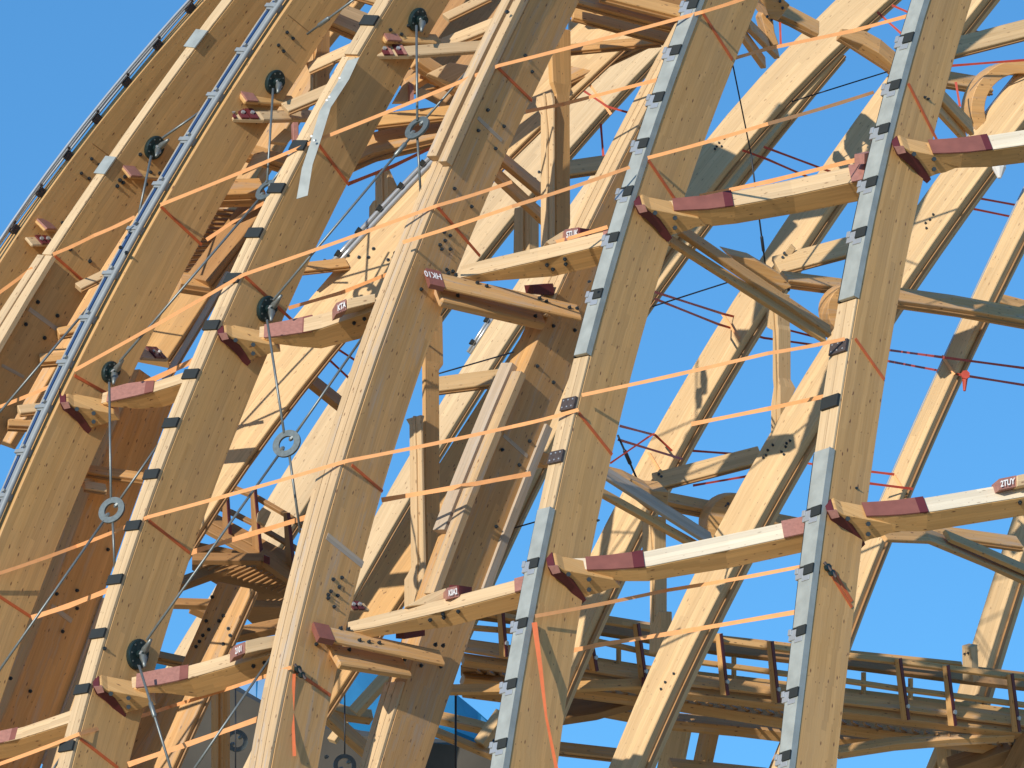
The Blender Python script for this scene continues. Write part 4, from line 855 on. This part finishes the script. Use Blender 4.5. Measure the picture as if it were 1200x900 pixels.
# ------------------------------------------------------------------ concrete wall and blue sheet
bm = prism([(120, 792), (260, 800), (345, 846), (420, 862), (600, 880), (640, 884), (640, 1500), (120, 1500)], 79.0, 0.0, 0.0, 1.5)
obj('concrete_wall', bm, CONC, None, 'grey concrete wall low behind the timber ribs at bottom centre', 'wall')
bm = bmesh.new()
top = [(150, 764), (220, 768), (300, 772), (345, 776), (400, 776), (450, 786), (490, 792), (533, 812), (560, 834), (594, 864), (606, 874)]
secs = []
for i, (x, y) in enumerate(top):
    d = 80.0+0.25*math.sin(i*1.7)
    secs.append([P(x, y, d), P(x, max(y+6, (y+900)/2), d+.3*math.sin(i*2.3)), P(x, 915, d+.4), P(x, 915, d+.44), P(x, max(y+6, (y+900)/2), d+.34*math.sin(i*2.3)+.04), P(x, y, d+.04)])
loft(bm, secs)
obj('blue_sheet', bm, TARP, None, 'blue mesh sheet stretched behind the ribs above the concrete wall', 'sheet')
beamT('brown timber arm in front of the blue sheet, right end', 0, 0, 0, 0, 0, 0, 9, 8, WORN, 50, GR, 'brace', 'brace', False, [(515, 842, 72.0), (560, 852, 72.2), (590, 861, 72.4)])
beamT('brown timber arm in front of the blue sheet, left end', 0, 0, 0, 0, 0, 0, 10, 9, WORN, 50, GR, 'brace', 'brace', False, [(380, 828, 72.0), (410, 838, 72.2), (438, 842, 72.4)])
brace('curved lower strut in front of the blue sheet, right', (510, 858, 71.6), (592, 892, 72.0), 7, 6)
brace('curved lower strut in front of the blue sheet, left', (380, 838, 71.6), (432, 885, 72.0), 12, 8)
brace('lit raking strut before the blue sheet, left of the inner rib', (418, 836, 71.8), (458, 792, 72.0), 12, 6, FAR, 40)
brace('lit raking strut at the right end of the blue sheet', (566, 872, 71.8), (592, 835, 72.0), 12, 7, FAR, 40)
brace('pale strut foot under the left sheet arm', (392, 868, 72.6), (408, 846, 72.8), 9, 5, FAR, 40)

# ------------------------------------------------------------------ straps
GO = 'orange ratchet straps'
def ridge(k, y, off=0.0, out=0.03):
    sw = R[k]; M, u, v, T_ = sw.at(y); return M-(u.normalized()+v.normalized())*out
def strapT(label, runs, wraps, mat=ORG, w_=0.055, tails=(), extra=None):
    t = thing('strap', label, 'strap', runs[0][0], GO)
    for pts in runs:
        bm = bmesh.new(); n = []
        for a, b in zip(pts[:-1], pts[1:]):
            for i in range(6):
                f = i/6; p = a.lerp(b, f); p.z -= 0.012*math.sin(math.pi*f); n.append(p)
        n.append(pts[-1]); ribbon(n, [w_*(1-0.10*abs(math.sin(i*0.9+len(n)))) for i in range(len(n))], mat, None, bm=bm); obj('webbing', bm, mat, t)
    for k, x0, y0, x1, y1 in wraps:
        sw = R[k]; a = sw.on('v', x0, y0); b = sw.on('v', x1, y1); q, _ = sw.locate('v', x0, y0); nn = sw.nrm('v', q)
        A = (b-a).normalized().cross(nn)*w_*0.42
        bm = bmesh.new(); loft(bm, [[p-A+nn*.004, p+A+nn*.004, p+A+nn*.012, p-A+nn*.012] for p in (a, b)]); obj('wrap_webbing', bm, DORG, t)
    return t
Rg = lambda k, x, y: P(x, y, dep(k, y)-.11)
strapT('long orange strap along the top from the pipe-rail rib to the centre rib', [[Rg(2, 62, 298), P(110, 276, dep(3, 270)), Rg(3, 158, 254)], [Rg(3, 188, 240), Rg(4, 372, 164), Rg(5, 584, 77), Rg(6, 823, 14), P(900, -12, 58.6)], [P(-20, 356, dep(1, 350)-.1), P(38, 314, dep(2, 310))]],
       [(3, 188, 242, 236, 287), (4, 372, 168, 408, 216), (5, 583, 79, 623, 118), (6, 823, 15, 858, 70), (2, 64, 300, 106, 337)])
strapT('orange strap at mid height crossing the rubber-pad rib and the weathered rib', [[P(-20, 484, dep(2, 470)-.2), P(72, 447, dep(3, 450)+.2)], [Rg(3, 87, 434), Rg(4, 285, 322), Rg(5, 512, 241), P(600, 213, dep(5, 240)+.2)]],
       [(3, 87, 440, 125, 461), (4, 286, 323, 345, 378), (5, 512, 242, 562, 300)])
strapT('orange strap from the weathered rib rising across the centre rib to the right rib', [[P(472, 284, dep(5, 285)-.2), P(600, 242, 58.9), P(738, 196, dep(6, 190)-.3)], [Rg(6, 759, 185), P(900, 145, 58.0), P(1024, 108, dep(7, 105)+.3)]],
       [(6, 759, 187, 793, 237), (7, 1064, 98, 1098, 165)])
strapT('orange strap through the centre of the picture from left edge to the centre rib', [[P(-20, 678, dep(3, 680)-.1), P(90, 640, 60.6), Rg(4, 173, 606), Rg(5, 407, 540), P(600, 500, 58.6), P(678, 480, dep(6, 480)-.1)]],
       [(4, 174, 610, 222, 648), (5, 412, 545, 448, 576), (3, -4, 697, 36, 723)])
strapT('orange strap between centre and right ribs, upper one of the middle pair', [[Rg(6, 682, 463), P(900, 414, 57.9), P(990, 397, dep(7, 397)-.05)]], [(6, 678, 484, 717, 533), (7, 1002, 397, 1036, 445)])
t = strapT('orange strap low on the left, tightened by a ratchet on the weathered rib', [[P(-20, 902, dep(3, 890)-.3), Rg(4, 93, 860), P(200, 828, 59.4), Rg(5, 341, 782)]], [(4, 94, 866, 138, 900), (5, 345, 786, 387, 815)])
def ratchet(t, k, x, y):
    sw = R[k]; q, a = sw.locate('v', x, y); nn = sw.nrm('v', q); T_ = sw.T[3]
    bm = bmesh.new(); c = sw.pt('v', q, a, 0.03); disc(bm, c, nn, 0.055, 0.05, 8); disc(bm, c+Vector((0.05, 0, -0.08)), nn, 0.045, 0.06, 6); r_ = obj('ratchet', bm, GREEN, t); ORIG[r_] = ORIG[t]
    bm = bmesh.new(); d_ = c+nn*.04; tube(bm, [d_+Vector((-0.06, 0, 0.07)), d_, d_+Vector((0.1, 0, -0.14))], 0.022, 6); obj('handle', bm, BPAD, r_)
    bm = bmesh.new(); disc(bm, c+Vector((-0.11, 0, 0.03)), nn, 0.035, 0.03, 6); obj('tape', bm, BLUE, r_)
ratchet(t, 5, 346, 785)
q, a = R[5].locate('v', 343, 790); p0 = R[5].pt('v', q, a, .03); ribbon([p0, p0+Vector((0.01, -.05, -.6)), p0+Vector((.06, -.1, -1.28))], [.05, .04, .06], DORG, None, 'hanging_tail', parent=t) if False else None
bm = bmesh.new(); ribbon([p0, P(343, 835, dep(5, 800)-.02), P(345, 886, dep(5, 840)-.05)], [.045, .035, .05], DORG, None, bm=bm); obj('hanging_tail', bm, DORG, t)
t = strapT('orange strap from the centre rib to the right rib, low one with ratchet', [[Rg(6, 627, 722), P(780, 692, 58.2), P(938, 664, dep(7, 665)+.3)]], [(7, 976, 668, 998, 705), (7, 968, 664, 998, 712)])
ratchet(t, 7, 967, 666)
bm = bmesh.new(); ribbon([R[6].on('v', 625, 730, .02)-Vector((0, .02, 0)), P(633, 780, dep(6, 780)-.02), P(640, 840, dep(6, 840)+.12), P(653, 905, dep(6, 900)+.32)], [.075, .06, .035, .05], DORG, None, bm=bm); obj('hanging_tail', bm, DORG, t)
def strap2(label, pts, mat=ORG, w_=0.06, g='straps passing behind the front ribs'):
    n = [P(p[0], p[1], p[2]+LN(p[1])) for p in pts]; m = []
    for a, b in zip(n[:-1], n[1:]):
        for i in range(4): m.append(a.lerp(b, i/4))
    m.append(n[-1])
    ribbon(m, [w_*(1-.18*abs(math.sin(i*.8))) for i in range(len(m))], mat, label, 'strap', 'strap', g)
strap2('bright orange strap seen between pipe-rail and rubber-pad ribs near the ring', [(242, 281, 61.6), (292, 247, 61.3), (315, 235, 60.9)])
strap2('orange strap piece running behind from the rubber-pad rib to the sky gap, upper', [(407, 216, 60.9), (460, 195, 61.6), (520, 166, 62.6)], DORG)
strap2('orange strap piece crossing the tall post in the upper middle', [(616, 131, 60.6), (660, 122, 61.2), (776, 92, 60.2)])
strap2('orange strap crossing the broad pale rib at the top right', [(858, 69, 59.6), (900, 57, 60.0), (1000, 36, 59.8), (1066, 18, 59.2)])
strap2('orange strap piece behind the pipe-rail rib in the left gap', [(170, 449, 61.8), (232, 420, 61.2)], ORG, .09)
strap2('orange strap piece over the wide bolted crossing rib', [(338, 361, 61.6), (400, 343, 61.8), (462, 318, 60.6)])
strap2('orange strap piece touching the upper right purlin', [(820, 230, 60.2), (900, 213, 59.8), (1017, 184, 58.6)], ORG, .07)
strap2('orange strap piece along the top of the upper middle purlin', [(640, 287, 59.7), (712, 266, 59.0)])
strap2('orange strap piece behind the lower left rib ending at the pads', [(37, 724, 61.4), (80, 710, 61.2), (131, 690, 60.9)], ORG, .08)
strap2('orange strap piece crossing the dark left gallery', [(222, 648, 61.6), (290, 627, 61.4), (366, 604, 60.2)], ORG, .08)
strap2('orange strap piece over the inner rib in the middle', [(447, 586, 60.4), (540, 570, 60.0), (622, 555, 60.2)], ORG, .075)
strap2('thin orange strap piece in the sky gap right of the centre rib', [(715, 543, 60.2), (760, 512, 61), (767, 508, 61)], CRIM, .03)
strap2('orange strap piece reaching the right rib at mid height', [(810, 497, 60.2), (900, 479, 59.6), (968, 464, 58.6)], ORG, .065)
strap2('orange strap at the lower left between rubber-pad and weathered ribs', [(150, 896, 60.6), (220, 872, 60.3), (304, 842, 59.9)], ORG, .08)
strap2('twisted orange strap in front of the gallery at lower right', [(672, 762, 60.2), (700, 756, 60.2), (800, 740, 60.0), (934, 717, 58.8)], ORG, .07)
strap2('short orange loop strap on the bright crossing rib behind the tall post', [(688, 95, 66), (708, 123, 66), (716, 134, 66)], ORG, .05)
GC = 'dark red straps strung across the sky gaps'
for lab, pts in (('upper dark red strap right of the centre rib', [(767, 342, 61), (848, 368, 67.6), (905, 382, 69), (960, 396, 69.4)]),
                 ('second dark red strap right of the centre rib', [(767, 350, 61), (842, 380, 67.4), (895, 396, 69), (960, 405, 69.4)]),
                 ('dark red strap right of the right rib, upper', [(1040, 410, 69.5), (1107, 419, 61.9), (1205, 432, 64)]),
                 ('dark red strap right of the right rib, lower', [(1040, 423, 69.5), (1130, 440, 61.9), (1205, 452, 64)]),
                 ('dark red strap in the lower sky gap near the black turnbuckle', [(726, 499, 61), (768, 510, 67.5), (800, 540, 67.9)]),
                 ('dark red strap just below the first in the lower sky gap', [(724, 515, 61), (800, 538, 67.8)]),
                 ('dark red strap between sunlit ribs above the lit cross beam', [(808, 528, 68.5), (862, 532, 68.8)]),
                 ('dark red strap under the lit cross beam', [(812, 569, 68.5), (876, 558, 68.8)]),
                 ('short dark red strap left of the right rib, lower', [(936, 541, 68.6), (958, 545, 68.6)]),
                 ('dark red strap ending on the slender far rib, lower', [(1015, 552, 61.9), (1048, 556, 62)]),
                 ('thin dark red strap wrapping the slender far rib', [(1015, 566, 61.9), (1070, 573, 62.2)]),
                 ('dark red strap crossing high between pale rib and sunlit rib', [(895, 172, 66), (978, 203, 68)]),
                 ('dark red strap crossing just beneath the high one', [(870, 176, 66), (900, 187, 66.4), (948, 208, 68)]),
                 ('dark red strap at the right edge below the purlin', [(1140, 231, 67), (1200, 242, 68)]),
                 ('thin dark red line below the strap at the right edge', [(1132, 243, 67), (1205, 258, 68)]),
                 ('short dark red strap at the top right beside the metal strip', [(1045, 6, 66), (1068, 16, 66)]),
                 ('short dark red strap below it beside the metal strip', [(1028, 14, 66), (1058, 41, 66)]),
                 ('dark red strap above the top right cross beam', [(1140, 36, 69), (1162, 41, 69)]),
                 ('thin dark red strap over the round arch', [(1115, 77, 63.8), (1205, 70, 64)]),
                 ('dark red strap crossing the bright rib behind the tall post', [(682, 105, 65.5), (712, 125, 65.5), (740, 133, 65.5)]),
                 ('upright dark red strap in the blue gap of the upper middle', [(704, 145, 67), (707, 183, 67)]),
                 ('upper short dark red strap left of the weathered rib', [(391, 406, 66), (422, 426, 66)]),
                 ('lower short dark red strap left of the weathered rib', [(382, 418, 66), (414, 448, 66)]),
                 ('hanging dark red strap left of the round arch', [(1120, 96, 64), (1125, 125, 64)]),
                 ('short orange-red strap hanging in the top sky gap', [(914, 26, 66), (915, 53, 66)])):
    strap2(lab, pts, CRIM, 0.042, GC)
# strap knot and loops round far ribs
for lab, k, x0, y0, x1, y1 in (('orange loop round the slender far rib, upper', 'H', 1104, 418, 1119, 440), ('orange loop round the slender far rib, lower', 'H', 1046, 556, 1058, 575), ('orange loop over the sunlit rib, upper', 'B', 846, 368, 866, 398), ('orange loop over the sunlit rib, lower', 'B', 760, 531, 783, 569)):
    a = B[k].on('u', x0, y0, .02)-Vector((0, .03, 0)); b = B[k].on('u', x1, y1, .02)-Vector((0, .03, 0)); ribbon([a, b], .045, ORG, lab, 'strap_loop', 'strap', 'strap loops round far ribs')
bm = bmesh.new(); c = P(1131, 440, 62); disc(bm, c, Vector((0, -1, 0)), .07, .06, 7); tube(bm, [c, c+Vector((-.02, -.03, -.25))], [.05, .02], 6); obj('strap_knot', bm, CRIM, None, 'dark red strap knot hanging beside the slender far rib', 'knot')
bm = bmesh.new(); c = P(1171, 200, 63.5); tube(bm, [c+Vector((0, 0, .1)), c+Vector((0, 0, .04)), c, c-Vector((0, 0, .12))], [.11, .11, .09, .03], 10); obj('hanging_lamp', bm, WHITE, None, 'small white bulb-shaped cap hanging below the upper right purlin', 'cap')

# ------------------------------------------------------------------ rods, rings and anchors
GRD = 'steel tie rods of the shell'
def rodp(x, y, off):   # depth a little in front of the nearest front rib layer
    xs = [(R[k].at(y)[0]) for k in range(1, 8)]
    pr = [(proj(p)[0], -(CMI @ p).z) for p in xs]
    pr.sort(); X_ = [a for a, b in pr]; Y_ = [b for a, b in pr]
    return float(np.interp(x, X_, Y_))+off
def rod(label, x0, y0, x1, y1, o0=0.25, o1=0.25, r=0.019, mat=ROD, tb=None, d0=None, d1=None):
    a = P(x0, y0, d0+LN(y0) if d0 else rodp(x0, y0, o0)); b = P(x1, y1, d1+LN(y1) if d1 else rodp(x1, y1, o1))
    t = thing('tie_rod', label, 'rod', a, GRD)
    bm = bmesh.new(); tube(bm, [a, a.lerp(b, .5), b], r, 8); obj('rod', bm, mat, t, smooth=True)
    if tb is not None:
        bm = bmesh.new(); c = a.lerp(b, tb); e = (b-a).normalized(); tube(bm, [c-e*.14, c-e*.11, c+e*.11, c+e*.14], [r, r*1.9, r*1.9, r], 8); obj('turnbuckle', bm, mat, t, smooth=True)
def anchor(label, k, x, y, rods, rr=0.175):
    sw = R[k]; q, a = sw.locate('v', x, y); nn = sw.nrm('v', q); c = sw.pt('v', q, a, 0.0); T_ = sw.at(q)[3]; A = nn.cross(T_).normalized()
    t = thing('anchor_plate', label, 'anchor', c, 'dark green anchor plates on the left ribs')
    bm = bmesh.new(); ring = [c+T_*rr*1.15*math.cos(th_)+A*rr*0.95*math.sin(th_) for th_ in [2*math.pi*i/22 for i in range(22)]]
    ring2 = [p+nn*.05 for p in ring]; ring3 = [c+(p-c)*.9+nn*.065 for p in ring]; loft(bm, [ring, ring2, ring3]); obj('plate', bm, GREEN, t)
    bm = bmesh.new(); disc(bm, c+nn*.05, nn, .06, .16, 10); h_ = obj('hub', bm, GREEN, t)
    bm = bmesh.new()
    for i in range(8):
        th_ = 2*math.pi*i/8+.2; disc(bm, c+T_*rr*.85*math.cos(th_)+A*rr*.7*math.sin(th_)+nn*.06, nn, .014, .012, 6)
    obj('bolt_heads', bm, ROD, t, kind='stuff')
    for (rx, ry) in rods:
        e = (P(rx, ry, rodp(rx, ry, .1))-(c+nn*.14)).normalized(); s_ = e.cross(nn).normalized(); o = c+nn*.14
        bm = bmesh.new(); tube(bm, [o-e*.03, o+e*.10, o+e*.2, o+e*.3], [.05, .055, .035, .022], 8); ck = obj('clevis', bm, ROD, t, smooth=True); ORIG[ck] = ORIG[t]
        bm = bmesh.new(); tube(bm, [o+e*.05-s_*.07, o+e*.05+s_*.07], .02, 6); obj('pin', bm, PIPE, ck)
    return c+nn*.16
def ring(label, x, y, off, R1=0.215, tilt=(-0.55, -0.70, 0.42), r0=.55):
    c = P(x, y, rodp(x, y, off)); n_ = Vector(tilt).normalized(); A = n_.cross(Vector((0.1, 0.2, 0.97))).normalized(); Bv = n_.cross(A)
    t = thing('ring_connector', label, 'ring', c, 'round ring connectors on the rods')
    bm = bmesh.new(); N = 28; prof = [(R1*r0, -.018), (R1, -.018), (R1, .018), (R1*r0, .018)]
    secs = [[c+(A*math.cos(a)+Bv*math.sin(a))*pr+n_*h for pr, h in prof] for a in [2*math.pi*i/N for i in range(N)]]
    uvl = bm.loops.layers.uv.verify(); vs = [[bm.verts.new(p) for p in s_] for s_ in secs]
    for i in range(N):
        for j in range(4): bm.faces.new((vs[i][j], vs[i][(j+1) % 4], vs[(i+1) % N][(j+1) % 4], vs[(i+1) % N][j]))
    obj('ring', bm, RINGM, t)
    bm = bmesh.new()
    for a in (0.9, 4.04):
        e = A*math.cos(a)+Bv*math.sin(a); tube(bm, [c+e*R1*.25, c+e*R1*.4, c+e*R1*.62], [.015, .035, .03], 7)
    obj('rod_ends', bm, ROD, t, kind='stuff')
    return c
anchor('dark green anchor plate on the second rib from the left', 2, 180, 173, [(232, 133), (172, 220)])
anchor('dark green anchor plate high on the pipe-rail rib', 3, 321, 96, [(318, 160)])
anchor('dark green anchor plate near the top of the rubber-pad rib', 4, 488, 23, [(489, 90)], .17)
anchor('dark green anchor plate halfway down the pipe-rail rib', 3, 128, 436, [(155, 405), (128, 500)], .15)
anchor('dark green anchor plate halfway down the rubber-pad rib', 4, 311, 362, [(345, 325), (316, 420)], .18)
anchor('dark green anchor plate low on the rubber-pad rib', 4, 160, 767, [(185, 735), (175, 820)], .2)
ring('ring connector nearest the top, right of the rubber-pad rib', 489, 150, .1)
ring('ring connector left of the rubber-pad rib edge, upper', 312, 223, .1, .19)
ring('ring connector in the centre left sky gap', 336, 520, .1, .22, (-.38, -.85, .25))
ring('ring connector at the left between the lower ribs', 131, 598, .1, .21, (-.38, -.85, .25))
rod('upright rod from the topmost anchor through the ring', 488, 30, 489, 141, .0, .1); rod('lower part of the upright rod below the topmost ring', 489, 160, 493, 228, .1, .5)
rod('diagonal rod from the weathered rib down to the topmost ring', 570, 58, 497, 141, .35, .1); rod('long diagonal rod from the topmost ring to the middle anchor', 482, 160, 320, 352, .1, -.05, tb=.08)
rod('upright rod from the high left anchor to the upper left ring', 320, 104, 313, 214, .0, .1); rod('short rod leaving the upper left ring downward', 311, 233, 307, 262, .1, .5)
rod('diagonal rod from the rubber-pad rib to the upper left ring', 345, 178, 319, 213, .3, .1); rod('long diagonal rod from the upper left ring to the middle left anchor', 304, 233, 140, 424, .1, -.05)
rod('rod at the top between pipe-rail and rubber-pad ribs', 360, 40, 425, -8, .4, -.3, tb=.3)
rod('rod rising from the leftmost anchor to the pipe rails', 190, 162, 236, 130, .0, .2); rod('rod falling from the leftmost anchor', 177, 183, 163, 250, .0, .2)
rod('upright rod from the middle anchor to the centre left ring', 313, 375, 333, 508, .0, .1); rod('rod below the centre left ring', 339, 533, 352, 625, .1, .7)
rod('diagonal rod from the weathered rib to the centre left ring', 437, 378, 347, 507, .6, .1); rod('long diagonal rod from the centre left ring to the low anchor', 326, 534, 172, 750, .1, -.05)
rod('upright rod from the middle left anchor to the left ring', 128, 448, 130, 587, .0, .1); rod('rod below the left ring', 132, 610, 135, 676, .1, .5)
rod('diagonal rod from the rubber-pad rib to the left ring', 196, 506, 140, 586, .3, .1); rod('long diagonal rod from the left ring to the left edge', 122, 610, -15, 806, .1, .0)
rod('rod dropping from the low anchor to the bottom edge', 163, 780, 203, 910, .0, .0, tb=.4); rod('diagonal rod crossing before the lower left purlin', 323, 762, 220, 912, .3, .0)
rod('rod along the far left under the second rib', 103, 361, -12, 497, .2, -.1)
rod('short rod at the bottom left beside the rubber-pad rib', 75, 882, 60, 905, .4, .1)
BK = dict(mat=BLK, r=0.012)
rod('thin black cable left of the high node', 765, 359, 862, 328, d0=61.0, d1=62.5, **BK)
rod('thin black cable between pale rib and sunlit rib, top right', 928, 119, 1040, 84, d0=66.3, d1=66.5, **BK)
rod('hanging black cable down to the high node', 858, 72, 880, 180, d0=62, d1=64, **BK)
rod('black cable with turnbuckle above the high node', 880, 180, 897, 312, d0=64, d1=65.2, tb=.8, mat=BLK, r=.014)
rod('black cable with turnbuckle above the low node', 724, 510, 752, 574, d0=61, d1=61.8, tb=.4, mat=BLK, r=.016)
rod('thin black cable left of the centre metal strip', 598, 620, 633, 610, d0=62, d1=62, **BK)
rod('thin black cable across the middle blue gap', 510, 439, 604, 412, d0=64, d1=65, **BK)
rod('dark upright rod in front of the blue sheet, left', 404, 812, 404, 885, d0=70, d1=70, **BK)
rod('dark upright rod in front of the blue sheet, right', 534, 812, 534, 905, d0=70, d1=70, mat=BLK, r=.02)
rod('thin rod before the concrete wall at lower left', 276, 805, 276, 905, d0=68, d1=68, **BK)
for lab, x, y, m in (('dark ring connector in front of the concrete wall, bottom', 404, 897, 0), ('small dark ring connector before the wall at lower left', 277, 868, 0)):
    c = ring(lab, x, y, 10.5, .19, (.2, -.95, .1), .62)
